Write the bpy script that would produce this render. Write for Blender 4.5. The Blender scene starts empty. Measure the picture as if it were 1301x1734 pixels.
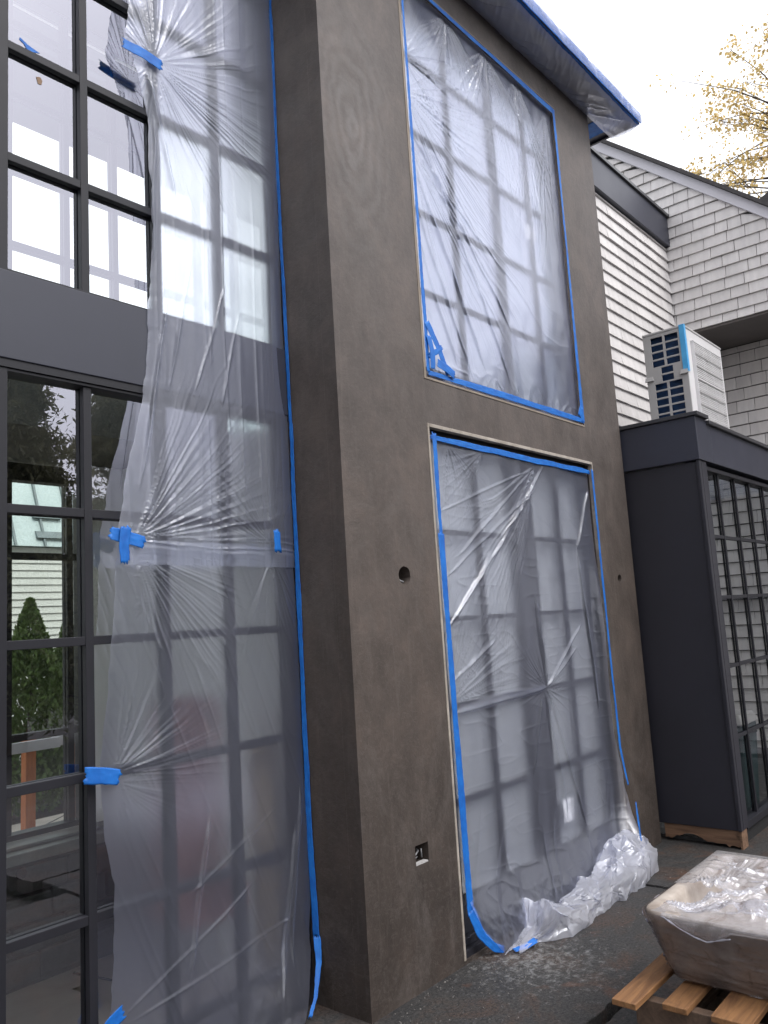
import bpy, math, random
import numpy as np
from mathutils import Matrix, Vector
R_ = math.radians
S = bpy.context.scene
COL = S.collection
random.seed(7); RNG = np.random.RandomState(7)
# ------------------------------------------------------------------ camera
cd = bpy.data.cameras.new('camera'); cam = bpy.data.objects.new('camera', cd); COL.objects.link(cam)
cr = Vector((0.65221928, -0.75559425, -0.06072358)); cu = Vector((-0.06264953, -0.13356424, 0.98905795)); cf = Vector((0.755437, 0.64127836, 0.1344508))
m = Matrix((cr, cu, -cf)).transposed().to_4x4(); m.translation = Vector((0, 0, 1.7)); cam.matrix_world = m
cd.sensor_fit = 'VERTICAL'; cd.sensor_height = 36; cd.lens = 1361.83 / 1734 * 36
cd.clip_start = 0.05; cd.clip_end = 2000
S.camera = cam
# ------------------------------------------------------------------ sky, sun, exposure
SUN_DIR = Vector((0.02, -1.0, 0.0)).normalized(); EL = R_(52)
w = bpy.data.worlds.new('World'); S.world = w; w.use_nodes = True
nt = w.node_tree; nt.nodes.clear()
sky = nt.nodes.new('ShaderNodeTexSky'); sky.sky_type = 'NISHITA'; sky.sun_disc = False
sky.sun_elevation = EL; sky.sun_rotation = math.atan2(SUN_DIR.x, SUN_DIR.y); sky.dust_density = 5; sky.air_density = 1.2
hs = nt.nodes.new('ShaderNodeHueSaturation'); hs.inputs['Saturation'].default_value = 0.16
mx = nt.nodes.new('ShaderNodeMix'); mx.data_type = 'RGBA'; mx.inputs[0].default_value = 0.55
mx.inputs[7].default_value = (12.6, 12.7, 13.4, 1)      # even cloud cover
bg = nt.nodes.new('ShaderNodeBackground'); bg.inputs['Strength'].default_value = 0.135
wo = nt.nodes.new('ShaderNodeOutputWorld')
nt.links.new(sky.outputs[0], hs.inputs['Color']); nt.links.new(hs.outputs[0], mx.inputs[6])
nt.links.new(mx.outputs[2], bg.inputs['Color']); nt.links.new(bg.outputs[0], wo.inputs[0])
sl = bpy.data.lights.new('sun', 'SUN'); sl.energy = 1.2; sl.angle = R_(25); sl.color = (1, 0.97, 0.93)
so = bpy.data.objects.new('sun', sl); COL.objects.link(so)
d = Vector((SUN_DIR.x * math.cos(EL), SUN_DIR.y * math.cos(EL), math.sin(EL)))
so.rotation_euler = d.to_track_quat('Z', 'Y').to_euler()
S.view_settings.view_transform = 'Standard'; S.view_settings.look = 'None'; S.view_settings.gamma = 1
S.view_settings.exposure = 0.62
S.render.engine = 'CYCLES'
S.cycles.max_bounces = 12; S.cycles.transparent_max_bounces = 16; S.cycles.transmission_bounces = 10
S.cycles.glossy_bounces = 5; S.cycles.diffuse_bounces = 4

# ------------------------------------------------------------------ materials
def newmat(name):
    m = bpy.data.materials.new(name); m.use_nodes = True; t = m.node_tree; t.nodes.clear()
    return m, t, t.nodes.new('ShaderNodeOutputMaterial')
def N(t, typ, ins=None, **kw):
    n = t.nodes.new(typ)
    for k, v in kw.items(): setattr(n, k, v)
    for k, v in (ins or {}).items():
        if hasattr(v, 'is_output') or isinstance(v, bpy.types.NodeSocket): t.links.new(v, n.inputs[k])
        else: n.inputs[k].default_value = v
    return n
def c4(c): return (c[0], c[1], c[2], 1)
def coords(t, scale=(1, 1, 1), rot=(0, 0, 0)):
    g = N(t, 'ShaderNodeNewGeometry'); return N(t, 'ShaderNodeMapping', {'Vector': g.outputs['Position'], 'Scale': scale, 'Rotation': rot}).outputs[0]
def noise(t, co, s, det=4, rough=.55, dist=0):
    return N(t, 'ShaderNodeTexNoise', {'Vector': co, 'Scale': s, 'Detail': det, 'Roughness': rough, 'Distortion': dist}).outputs['Fac']
def ramp(t, f, stops):
    r = N(t, 'ShaderNodeValToRGB', {'Fac': f}); e = r.color_ramp.elements
    while len(e) < len(stops): e.new(0.5)
    for x, (p, c) in zip(e, stops):
        x.position = p; x.color = c4(c) if isinstance(c, (tuple, list)) else (c, c, c, 1)
    return r.outputs['Color']
def mixc(t, f, a, b, mode='MIX'):
    n = N(t, 'ShaderNodeMix', data_type='RGBA', blend_type=mode)
    for i, v in ((0, f), (6, a), (7, b)):
        if isinstance(v, bpy.types.NodeSocket): t.links.new(v, n.inputs[i])
        else: n.inputs[i].default_value = c4(v) if isinstance(v, (tuple, list)) else v
    return n.outputs[2]
def math_(t, op, a, b=0.0, clamp=False):
    n = N(t, 'ShaderNodeMath', operation=op, use_clamp=clamp)
    for i, v in ((0, a), (1, b)):
        if isinstance(v, bpy.types.NodeSocket): t.links.new(v, n.inputs[i])
        else: n.inputs[i].default_value = v
    return n.outputs[0]
def bump(t, h, strength=.3, dist=.01):
    return N(t, 'ShaderNodeBump', {'Height': h, 'Strength': strength, 'Distance': dist}).outputs[0]
def basic(name, a, b=None, rough=.5, scale=6, metallic=0, bs=.15, bscale=60, bd=.003, stretch=(1, 1, 1), spec=.5, rvar=.12):
    m, t, o = newmat(name); b = b or tuple(x * .75 for x in a)
    co = coords(t, stretch)
    n1 = noise(t, co, scale, 6, .6, .4)
    col = ramp(t, n1, [(.3, b), (.7, a)])
    rr = math_(t, 'ADD', rough - rvar / 2, math_(t, 'MULTIPLY', noise(t, co, scale * 3.1), rvar))
    p = N(t, 'ShaderNodeBsdfPrincipled', {'Base Color': col, 'Roughness': rr, 'Metallic': metallic, 'Specular IOR Level': spec,
          'Normal': bump(t, noise(t, co, bscale, 5), bs, bd)})
    t.links.new(p.outputs[0], o.inputs[0]); return m

def mat_stucco():
    m, t, o = newmat('stucco'); co = coords(t)
    g = N(t, 'ShaderNodeNewGeometry'); sx = N(t, 'ShaderNodeSeparateXYZ', {'Vector': g.outputs['Position']})
    big = noise(t, coords(t, (1, 1, .6)), 1.2, 6, .62, .2)
    med = noise(t, coords(t, (1, 1, .8)), 4.2, 9, .72, .25)
    fine = noise(t, co, 42, 5, .6)
    # darker and browner towards the foot of the wall, with an uneven edge
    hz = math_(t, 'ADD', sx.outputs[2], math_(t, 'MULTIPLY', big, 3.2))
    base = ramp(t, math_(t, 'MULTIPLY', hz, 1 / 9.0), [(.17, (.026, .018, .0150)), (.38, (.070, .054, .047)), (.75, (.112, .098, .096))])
    pt = ramp(t, med, [(.34, (.66, .65, .65)), (.50, (.98, .98, .98)), (.66, (1.36, 1.33, 1.30))])
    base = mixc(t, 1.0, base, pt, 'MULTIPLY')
    # cement-grey trowel swirls on the upper pier
    d = N(t, 'ShaderNodeVectorMath', operation='DISTANCE'); mp = N(t, 'ShaderNodeMapping', {'Vector': g.outputs['Position'], 'Scale': (1.7, 0, .72)})
    t.links.new(mp.outputs[0], d.inputs[0]); d.inputs[1].default_value = (2.93 * 1.7, 0, 4.25 * .72)
    dd = math_(t, 'ADD', d.outputs['Value'], math_(t, 'MULTIPLY', noise(t, co, 2.6, 5, .6), .42))
    rings = math_(t, 'SINE', math_(t, 'MULTIPLY', dd, 58))
    rings = math_(t, 'MULTIPLY', rings, noise(t, co, 9, 4))
    mask = ramp(t, dd, [(.25, 1), (.85, 0)])
    sw = math_(t, 'MULTIPLY', math_(t, 'ADD', math_(t, 'MULTIPLY', rings, .55), math_(t, 'MULTIPLY', noise(t, co, 7, 9, .75), .9)), N(t, 'ShaderNodeRGBToBW', {'Color': mask}).outputs[0], True)
    base = mixc(t, math_(t, 'MULTIPLY', sw, .44), base, (.26, .25, .25))
    cl2 = ramp(t, noise(t, coords(t, (1, 1, .7)), 1.9, 8, .75, .9), [(.50, 0), (.66, .42)])
    base = mixc(t, N(t, 'ShaderNodeRGBToBW', {'Color': cl2}).outputs[0], base, (.128, .110, .102))
    arc = noise(t, coords(t, (1, 1, 1.6), (0, .5, 0)), 15, 3, .6, 2.2)
    base = mixc(t, math_(t, 'MULTIPLY', N(t, 'ShaderNodeRGBToBW', {'Color': ramp(t, arc, [(.54, 0), (.60, 1), (.64, 0)])}).outputs[0], .16), base, (.16, .138, .13))
    st = noise(t, coords(t, (9, 9, .7)), 3.2, 5, .6, .3)
    stm = ramp(t, st, [(.55, 0), (.8, .35)])
    base = mixc(t, N(t, 'ShaderNodeRGBToBW', {'Color': stm}).outputs[0], base, (.14, .120, .110))
    base = mixc(t, math_(t, 'MULTIPLY', fine, .35), base, (.07, .06, .05))
    h = math_(t, 'ADD', math_(t, 'MULTIPLY', med, .7), math_(t, 'ADD', math_(t, 'MULTIPLY', fine, .35), math_(t, 'MULTIPLY', noise(t, co, 210, 3), .12)))
    h = math_(t, 'ADD', h, math_(t, 'MULTIPLY', sw, .25))
    rg = math_(t, 'ADD', .5, math_(t, 'MULTIPLY', med, .35))
    p = N(t, 'ShaderNodeBsdfPrincipled', {'Base Color': base, 'Roughness': rg, 'Specular IOR Level': .4, 'Normal': bump(t, h, .6, .010)})
    t.links.new(p.outputs[0], o.inputs[0]); return m

def mat_slate():
    m, t, o = newmat('slate'); co = coords(t)
    n1 = noise(t, co, 2.2, 7, .65, .8); n2 = noise(t, co, 11, 8, .7, .5); n3 = noise(t, co, 70, 5, .7)
    c = ramp(t, n1, [(.30, (.024, .024, .026)), (.50, (.042, .040, .039)), (.62, (.060, .040, .031)), (.75, (.034, .036, .040))])
    c = mixc(t, N(t, 'ShaderNodeRGBToBW', {'Color': ramp(t, n2, [(.50, 0), (.78, .5)])}).outputs[0], c, (.075, .07, .066))
    c = mixc(t, N(t, 'ShaderNodeRGBToBW', {'Color': ramp(t, n3, [(.40, .75), (.56, 0)])}).outputs[0], c, (.010, .010, .011))
    c = mixc(t, N(t, 'ShaderNodeRGBToBW', {'Color': ramp(t, noise(t, co, 130, 4, .7), [(.56, 0), (.70, .6)])}).outputs[0], c, (.13, .13, .13))
    # rusty blotch and white mortar dust near the door
    g = N(t, 'ShaderNodeNewGeometry')
    d = N(t, 'ShaderNodeVectorMath', operation='DISTANCE'); t.links.new(g.outputs['Position'], d.inputs[0]); d.inputs[1].default_value = (3.62, 2.28, 0)
    n4 = noise(t, co, 24, 10, .8, 0)
    dm = math_(t, 'SUBTRACT', math_(t, 'MULTIPLY', n4, 1.5), math_(t, 'ADD', .66, math_(t, 'MULTIPLY', d.outputs['Value'], .38)), True)
    c = mixc(t, math_(t, 'MULTIPLY', dm, 2.4, True), c, (.30, .30, .30))
    ru = N(t, 'ShaderNodeRGBToBW', {'Color': ramp(t, noise(t, co, 3.4, 6, .7, 1), [(.58, 0), (.74, .6)])}).outputs[0]
    c = mixc(t, ru, c, (.11, .05, .028))
    h = math_(t, 'ADD', n2, math_(t, 'MULTIPLY', n3, .5))
    p = N(t, 'ShaderNodeBsdfPrincipled', {'Base Color': c, 'Roughness': math_(t, 'ADD', .48, math_(t, 'MULTIPLY', n2, .4)), 'Specular IOR Level': .3, 'Normal': bump(t, h, .45, .006)})
    t.links.new(p.outputs[0], o.inputs[0]); return m

def mat_glass(tint=(.91, .97, .94), gl=(.88, .88, 1.0), k=2.3, base=.17, name='glass'):
    m, t, o = newmat(name)
    f = N(t, 'ShaderNodeFresnel', {'IOR': 1.5}).outputs[0]
    fac = math_(t, 'ADD', base, math_(t, 'MULTIPLY', f, k), True)
    wv = noise(t, coords(t), 1.6, 2)
    tr = N(t, 'ShaderNodeBsdfTransparent', {'Color': c4(tint)})
    g = N(t, 'ShaderNodeBsdfGlossy', {'Color': c4(gl), 'Roughness': 0.0, 'Normal': bump(t, wv, .06, .01)})
    mxs = N(t, 'ShaderNodeMixShader', {0: fac, 1: tr.outputs[0], 2: g.outputs[0]})
    t.links.new(mxs.outputs[0], o.inputs[0]); return m

def mat_plastic(name, ior=1.2, haze=.078, edge=.40, refr=.8, rough=.48, gloss=.27, gcol=.95, cloud=.04, dif=(.72, .76, .98), stain=None):
    m, t, o = newmat(name); co = coords(t)
    fine = noise(t, coords(t, (60, 20, 5)), 1.0, 5, .6, .6)
    cr_ = noise(t, co, 26, 6, .62, 1.6)
    h = math_(t, 'ADD', math_(t, 'MULTIPLY', fine, .5), math_(t, 'MULTIPLY', cr_, .8))
    nb = bump(t, h, .35, .006)
    g0 = N(t, 'ShaderNodeNewGeometry'); d0 = N(t, 'ShaderNodeVectorMath', operation='DOT_PRODUCT'); t.links.new(nb, d0.inputs[0]); t.links.new(g0.outputs['Incoming'], d0.inputs[1])
    lw = math_(t, 'POWER', math_(t, 'SUBTRACT', 1.0, math_(t, 'ABSOLUTE', d0.outputs['Value']), True), 3.0)
    tr = N(t, 'ShaderNodeBsdfTransparent', {'Color': (.92, .935, .985, 1)})
    rf = N(t, 'ShaderNodeBsdfRefraction', {'Color': (.92, .935, .985, 1), 'IOR': ior, 'Roughness': rough})
    a = N(t, 'ShaderNodeMixShader', {0: refr, 1: tr.outputs[0], 2: rf.outputs[0]})
    df = N(t, 'ShaderNodeBsdfDiffuse', {'Color': c4(dif), 'Normal': nb}); tl = N(t, 'ShaderNodeBsdfTranslucent', {'Color': c4(dif), 'Normal': nb})
    b = N(t, 'ShaderNodeMixShader', {0: .5, 1: df.outputs[0], 2: tl.outputs[0]})
    cl = math_(t, 'MULTIPLY', noise(t, co, 3.0, 4, .6, .5), cloud)
    if stain:
        sm_ = N(t, 'ShaderNodeRGBToBW', {'Color': ramp(t, noise(t, co, 13, 8, .72, .8), [(.54, 0), (.66, .9)])}).outputs[0]
        sc_ = mixc(t, sm_, dif, stain); t.links.new(sc_, df.inputs[0]); t.links.new(sc_, tl.inputs[0])
        cl = math_(t, 'ADD', cl, math_(t, 'MULTIPLY', sm_, .22))
    fac = math_(t, 'ADD', math_(t, 'ADD', haze - cloud / 2, cl), math_(t, 'MULTIPLY', lw, edge), True)
    c = N(t, 'ShaderNodeMixShader', {0: fac, 1: a.outputs[0], 2: b.outputs[0]})
    ge = N(t, 'ShaderNodeNewGeometry'); dt = N(t, 'ShaderNodeVectorMath', operation='DOT_PRODUCT'); t.links.new(nb, dt.inputs[0]); t.links.new(ge.outputs['Incoming'], dt.inputs[1])
    ca = math_(t, 'SUBTRACT', 1.0, math_(t, 'ABSOLUTE', dt.outputs['Value']), True)
    fr = math_(t, 'ADD', .045, math_(t, 'MULTIPLY', math_(t, 'POWER', ca, 5.0), .75), True)
    g = N(t, 'ShaderNodeBsdfGlossy', {'Color': (gcol * .95, gcol * .97, gcol * 1.05, 1), 'Roughness': gloss, 'Normal': nb})
    e = N(t, 'ShaderNodeMixShader', {0: math_(t, 'MULTIPLY', fr, 1.7, True), 1: c.outputs[0], 2: g.outputs[0]})
    t.links.new(e.outputs[0], o.inputs[0]); return m

def mat_tape():
    m, t, o = newmat('blue_tape'); co = coords(t)
    n = noise(t, co, 18, 5); f = noise(t, coords(t, (1, 1, 1)), 380, 3)
    c = ramp(t, n, [(.3, (.003, .10, .42)), (.7, (.007, .165, .58))])
    df = N(t, 'ShaderNodeBsdfPrincipled', {'Base Color': c, 'Roughness': .55, 'Normal': bump(t, math_(t, 'ADD', n, math_(t, 'MULTIPLY', f, .2)), .5, .003)})
    tl = N(t, 'ShaderNodeBsdfTranslucent', {'Color': c})
    x = N(t, 'ShaderNodeMixShader', {0: .12, 1: df.outputs[0], 2: tl.outputs[0]})
    t.links.new(x.outputs[0], o.inputs[0]); return m

def mat_leaf(name, a, b, tr=.35, rough=.5):
    m, t, o = newmat(name)
    oi = N(t, 'ShaderNodeNewGeometry')
    c = ramp(t, noise(t, oi.outputs['Position'], 5.0, 4, .7), [(.3, b), (.7, a)])
    rc = ramp(t, oi.outputs['Random Per Island'], [(0, (.65, .65, .65)), (1, (1.3, 1.3, 1.3))])
    c = mixc(t, 1.0, c, rc, 'MULTIPLY')
    p = N(t, 'ShaderNodeBsdfPrincipled', {'Base Color': c, 'Roughness': rough, 'Specular IOR Level': .3}); tl = N(t, 'ShaderNodeBsdfTranslucent', {'Color': c})
    x = N(t, 'ShaderNodeMixShader', {0: tr, 1: p.outputs[0], 2: tl.outputs[0]})
    t.links.new(x.outputs[0], o.inputs[0]); return m

def mat_shingle(name, a, b):
    m, t, o = newmat(name)
    g = N(t, 'ShaderNodeNewGeometry')
    c = mixc(t, g.outputs['Random Per Island'], a, b)
    sm = noise(t, coords(t, (7, 7, .9)), 2.0, 5, .6, .3)
    c = mixc(t, 1.0, c, ramp(t, sm, [(.3, (.88, .88, .88)), (.7, (1.05, 1.05, 1.04))]), 'MULTIPLY')
    gr = noise(t, coords(t, (60, 60, 3)), 2.0, 4)
    p = N(t, 'ShaderNodeBsdfPrincipled', {'Base Color': c, 'Roughness': .9, 'Specular IOR Level': .15, 'Normal': bump(t, gr, .25, .003)})
    t.links.new(p.outputs[0], o.inputs[0]); return m

def mat_wood(name, a, b, axis=0):
    m, t, o = newmat(name); sc = [12, 12, 12]; sc[axis] = 1.0
    n = noise(t, coords(t, tuple(sc)), 2.5, 7, .65, 1.2); k = noise(t, coords(t), 9, 4)
    c = ramp(t, n, [(.32, b), (.62, a)])
    c = mixc(t, N(t, 'ShaderNodeRGBToBW', {'Color': ramp(t, k, [(.66, 0), (.76, .7)])}).outputs[0], c, tuple(x * .35 for x in b))
    p = N(t, 'ShaderNodeBsdfPrincipled', {'Base Color': c, 'Roughness': .65, 'Normal': bump(t, n, .4, .004)})
    t.links.new(p.outputs[0], o.inputs[0]); return m

M = {}
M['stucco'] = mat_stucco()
M['bead'] = basic('plaster_bead', (.40, .36, .32), (.22, .19, .16), .7, 9, bs=.5, bscale=70, stretch=(1, 1, 1))
M['frame'] = basic('window_metal', (.016, .016, .022), (.012, .012, .016), .5, 3, bs=.05, spec=.35)
M['spandrel'] = basic('painted_metal', (.034, .036, .054), (.028, .030, .044), .42, 1.2, bs=.04)
M['navy'] = basic('dark_panel', (.019, .0185, .027), (.015, .0145, .021), .5, 1.5, bs=.06)
M['coping'] = basic('coping_metal', (.05, .05, .055), (.035, .035, .04), .35, 3, bs=.05)
M['glass'] = mat_glass()
M['glass_porch'] = mat_glass((.96, .97, .96), (.8, .85, .95), .7, .01, 'porch_glass')
M['tape'] = mat_tape()
M['plastic'] = mat_plastic('plastic_sheeting')
M['plastic_upper'] = mat_plastic('plastic_sheeting_upper', haze=.12, edge=.42, rough=.62)
M['plastic_bright'] = mat_plastic('plastic_sheeting_taut', ior=1.07, haze=.16, edge=.35, refr=.75, rough=.6, gloss=.16, cloud=.08)
M['plastic_door'] = mat_plastic('plastic_sheeting_door', ior=1.06, haze=.07, edge=.38, refr=.5, rough=.34, gloss=.2)
M['plastic_dense'] = mat_plastic('plastic_bunched', haze=.42, edge=.4, refr=.3, rough=.25, gloss=.16, cloud=.25, dif=(.84, .85, .93))
M['film'] = mat_plastic('stretch_film', haze=.22, edge=.7, refr=.05, rough=.2, gloss=.15, cloud=.34, dif=(.80, .78, .78), stain=(.26, .16, .10))
M['slate'] = mat_slate()
M['earth'] = basic('earth', (.045, .04, .034), (.02, .018, .016), .9, 6, bs=.8, bscale=30, bd=.02)
M['stone'] = basic('dark_stone', (.060, .060, .062), (.030, .031, .032), .55, 7, bs=.7, bscale=14, bd=.02)
M['ledge'] = basic('stone_ledge', (.20, .205, .20), (.12, .125, .12), .5, 8, bs=.3)
M['flag'] = basic('pale_flagstone', (.42, .38, .34), (.28, .25, .23), .7, 2.4, bs=.4, bscale=20)
M['flag_in'] = basic('flagstone_floor', (.50, .43, .38), (.36, .30, .27), .5, 2.4, bs=.4, bscale=16)
M['shingle'] = mat_shingle('grey_shingle', (.54, .52, .52), (.60, .58, .58))
M['shingle_low'] = mat_shingle('grey_shingle_weathered', (.56, .53, .52), (.66, .63, .62))
M['backing'] = basic('shingle_underlay', (.05, .05, .05), None, .9)
M['trim'] = basic('pale_trim', (.52, .51, .56), (.46, .45, .49), .5, 2, bs=.05)
M['roof'] = basic('roof_shingles', (.055, .05, .052), (.03, .028, .03), .85, 25, bs=.8, bscale=120)
M['soffit_dark'] = basic('porch_soffit', (.13, .115, .108), (.10, .09, .085), .6, 3)
M['white'] = basic('appliance_white', (.66, .65, .66), (.60, .59, .60), .35, 2, bs=.03)
M['lgrey'] = basic('appliance_grey', (.42, .41, .41), (.36, .35, .35), .5, 3, bs=.05)
M['coil'] = basic('blue_coil', (.010, .055, .16), (.004, .018, .06), .45, 25, bs=.6, bscale=200, stretch=(1, 1, 3))
M['black'] = basic('black_void', (.008, .008, .009), None, .8)
M['bluefilm'] = basic('pale_blue_film', (.10, .42, .74), (.06, .33, .66), .3, 8)
M['pale_wall'] = basic('plaster_room', (.88, .86, .82), (.84, .82, .78), .8, 2)
M['shade'] = basic('paper_shade', (.84, .84, .86), (.78, .78, .80), .8, 1.5)
M['shade_grey'] = basic('grey_shade', (.52, .52, .52), (.45, .45, .46), .8, 1.5)
M['ceil'] = basic('dark_ceiling', (.16, .16, .16), None, .7)
M['siding'] = basic('white_siding', (.70, .72, .68), (.62, .64, .60), .6, 2)
M['metal_roof'] = basic('pale_metal_roof', (.52, .62, .62), (.46, .56, .56), .4, 2)
M['seam'] = basic('roof_seam', (.20, .25, .26), None, .4)
M['orange'] = mat_wood('orange_timber', (.48, .16, .05), (.34, .10, .035), 2)
M['pallet'] = mat_wood('pallet_wood', (.27, .135, .055), (.12, .055, .025), 0)
M['pallet_old'] = mat_wood('pallet_block_wood', (.13, .085, .06), (.07, .045, .032), 0)
M['sill_wood'] = mat_wood('rough_sill_wood', (.20, .115, .07), (.09, .05, .03), 1)
M['bark'] = basic('bark', (.09, .07, .055), (.04, .032, .026), .9, 14, bs=.8, bscale=30, stretch=(3, 3, .6))
M['conifer'] = mat_leaf('conifer_needles', (.21, .205, .11), (.12, .12, .065), .4)
M['arbor'] = mat_leaf('arborvitae_leaf', (.15, .22, .07), (.07, .115, .04), .3)
M['leaf_yellow'] = mat_leaf('autumn_leaf', (.66, .52, .22), (.52, .36, .14), .5)
M['paper'] = basic('label_paper', (.8, .8, .8), (.75, .75, .75), .6)
M['brown_sticker'] = basic('brown_sticker', (.25, .16, .10), None, .7)
M['red_fabric'] = basic('red_fabric', (.30, .10, .08), (.22, .07, .055), .9, 5)
M['tan_fabric'] = basic('tan_fabric', (.42, .30, .18), (.34, .24, .14), .9, 5)
M['conc'] = basic('cast_stone', (.44, .39, .345), (.22, .18, .15), .75, 7, bs=.5, bscale=40, bd=.006)
M['cable'] = basic('cable_grey', (.22, .22, .23), None, .5)
M['red'] = basic('red_mark', (.6, .03, .03), None, .4)
M['teal'] = basic('teal_bin', (.03, .06, .065), (.02, .045, .05), .4)

# ------------------------------------------------------------------ object helpers
def tag(o, label=None, cat=None, group=None, kind=None):
    if label: o['label'] = label
    if cat: o['category'] = cat
    if group: o['group'] = group
    if kind: o['kind'] = kind
    return o
def thing(name, loc, label, cat, group=None):
    o = bpy.data.objects.new(name, None); COL.objects.link(o); o.location = loc; o.empty_display_size = .1
    return tag(o, label, cat, group)
def wloc(p):
    v = Vector((0, 0, 0))
    while p is not None: v += Vector(p.location); p = p.parent
    return v
def link(name, me, mat, parent=None, smooth=False, bevel=0, solid=0):
    o = bpy.data.objects.new(name, me); COL.objects.link(o)
    if mat is not None:
        for mm in (mat if isinstance(mat, (list, tuple)) else [mat]): me.materials.append(mm)
    if parent is not None:
        o.parent = parent; v = wloc(parent); me.transform(Matrix.Translation(-v))
    if smooth: me.polygons.foreach_set('use_smooth', [True] * len(me.polygons))
    if bevel:
        b = o.modifiers.new('bevel', 'BEVEL'); b.width = bevel; b.segments = 2; b.limit_method = 'ANGLE'; b.angle_limit = R_(40)
    if solid:
        s = o.modifiers.new('thick', 'SOLIDIFY'); s.thickness = solid
    return o
class MB:
    def __init__(s): s.v = []; s.f = []
    def add(s, vs, fs):
        n = len(s.v); s.v += [tuple(map(float, p)) for p in vs]; s.f += [tuple(i + n for i in f) for f in fs]; return s
    def box(s, x0, x1, y0, y1, z0, z1):
        return s.add([(x0, y0, z0), (x1, y0, z0), (x1, y1, z0), (x0, y1, z0), (x0, y0, z1), (x1, y0, z1), (x1, y1, z1), (x0, y1, z1)],
                     [(0, 3, 2, 1), (4, 5, 6, 7), (0, 1, 5, 4), (1, 2, 6, 5), (2, 3, 7, 6), (3, 0, 4, 7)])
    def hexa(s, b, t):   # bottom ring, top ring (same count, counter-clockwise)
        n = len(b); return s.add(list(b) + list(t), [tuple(range(n - 1, -1, -1)), tuple(range(n, 2 * n))] + [(i, (i + 1) % n, n + (i + 1) % n, n + i) for i in range(n)])
    def tube(s, pts, r, seg=8, cap=True):
        pts = [Vector(p) for p in pts]; n0 = len(s.v); rr = r if isinstance(r, (list, tuple)) else [r] * len(pts)
        for i, p in enumerate(pts):
            tdir = (pts[min(i + 1, len(pts) - 1)] - pts[max(i - 1, 0)]).normalized()
            a = tdir.orthogonal().normalized() if abs(tdir.z) < .9 else tdir.cross(Vector((0, 1, 0))).normalized()
            if abs(tdir.z) < .9: a = tdir.cross(Vector((0, 0, 1))).normalized()
            b = tdir.cross(a)
            for k in range(seg):
                an = 2 * math.pi * k / seg; s.v.append(tuple(p + (a * math.cos(an) + b * math.sin(an)) * rr[i]))
        for i in range(len(pts) - 1):
            for k in range(seg):
                s.f.append((n0 + i * seg + k, n0 + i * seg + (k + 1) % seg, n0 + (i + 1) * seg + (k + 1) % seg, n0 + (i + 1) * seg + k))
        if cap:
            s.f.append(tuple(n0 + k for k in range(seg - 1, -1, -1))); e = n0 + (len(pts) - 1) * seg; s.f.append(tuple(e + k for k in range(seg)))
        return s
    def build(s, name, mat, parent=None, **kw):
        me = bpy.data.meshes.new(name); me.from_pydata(s.v, [], s.f); me.update(); return link(name, me, mat, parent, **kw)
def plate(axes, depth, us, vs, holes, mb=None, back=True):
    """slab in the plane of two axes with rectangular holes; depth=(front,back). axes e.g. (0,2) = x,z"""
    mb = mb or MB(); ax = 3 - axes[0] - axes[1]
    U = sorted(set([us[0], us[1]] + [h[i] for h in holes for i in (0, 1)])); V = sorted(set([vs[0], vs[1]] + [h[i] for h in holes for i in (2, 3)]))
    def P(u, v, dd):
        p = [0, 0, 0]; p[axes[0]] = u; p[axes[1]] = v; p[ax] = dd; return tuple(p)
    def inh(u, v): return any(h[0] < u < h[1] and h[2] < v < h[3] for h in holes)
    def solid(i, j): return 0 <= i < len(U) - 1 and 0 <= j < len(V) - 1 and not inh((U[i] + U[i + 1]) / 2, (V[j] + V[j + 1]) / 2)
    idx = {}
    def vi(i, j, k):
        if (i, j, k) not in idx: idx[(i, j, k)] = len(vv); vv.append(P(U[i], V[j], depth[k]))
        return idx[(i, j, k)]
    vv = []; ff = []
    for i in range(len(U) - 1):
        for j in range(len(V) - 1):
            if not solid(i, j): continue
            ff.append((vi(i, j, 0), vi(i + 1, j, 0), vi(i + 1, j + 1, 0), vi(i, j + 1, 0)))
            if back: ff.append((vi(i, j, 1), vi(i, j + 1, 1), vi(i + 1, j + 1, 1), vi(i + 1, j, 1)))
            if not solid(i - 1, j): ff.append((vi(i, j, 0), vi(i, j + 1, 0), vi(i, j + 1, 1), vi(i, j, 1)))
            if not solid(i + 1, j): ff.append((vi(i + 1, j, 0), vi(i + 1, j, 1), vi(i + 1, j + 1, 1), vi(i + 1, j + 1, 0)))
            if not solid(i, j - 1): ff.append((vi(i, j, 0), vi(i, j, 1), vi(i + 1, j, 1), vi(i + 1, j, 0)))
            if not solid(i, j + 1): ff.append((vi(i, j + 1, 0), vi(i + 1, j + 1, 0), vi(i + 1, j + 1, 1), vi(i, j + 1, 1)))
    return mb.add(vv, ff)
# numpy noise
TB = RNG.rand(65536) * 2 - 1
def vn1(x, seed=0):
    x = np.asarray(x, float) + seed * 37.13; i = np.floor(x).astype(int); f = x - i; f = f * f * (3 - 2 * f)
    return TB[i % 65536] * (1 - f) + TB[(i + 1) % 65536] * f
def vn2(x, y, seed=0):
    x = np.asarray(x, float) + seed * 17.7; y = np.asarray(y, float) + seed * 5.3
    i = np.floor(x).astype(int); j = np.floor(y).astype(int); f = x - i; g = y - j; f = f * f * (3 - 2 * f); g = g * g * (3 - 2 * g)
    h = lambda a, b: TB[(a * 7919 + b * 104729 + seed * 613) % 65536]
    return (h(i, j) * (1 - f) + h(i + 1, j) * f) * (1 - g) + (h(i, j + 1) * (1 - f) + h(i + 1, j + 1) * f) * g
def fbm2(x, y, seed=0, o=4):
    return sum(vn2(x * 2 ** k, y * 2 ** k, seed + k) / 2 ** k for k in range(o))
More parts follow.
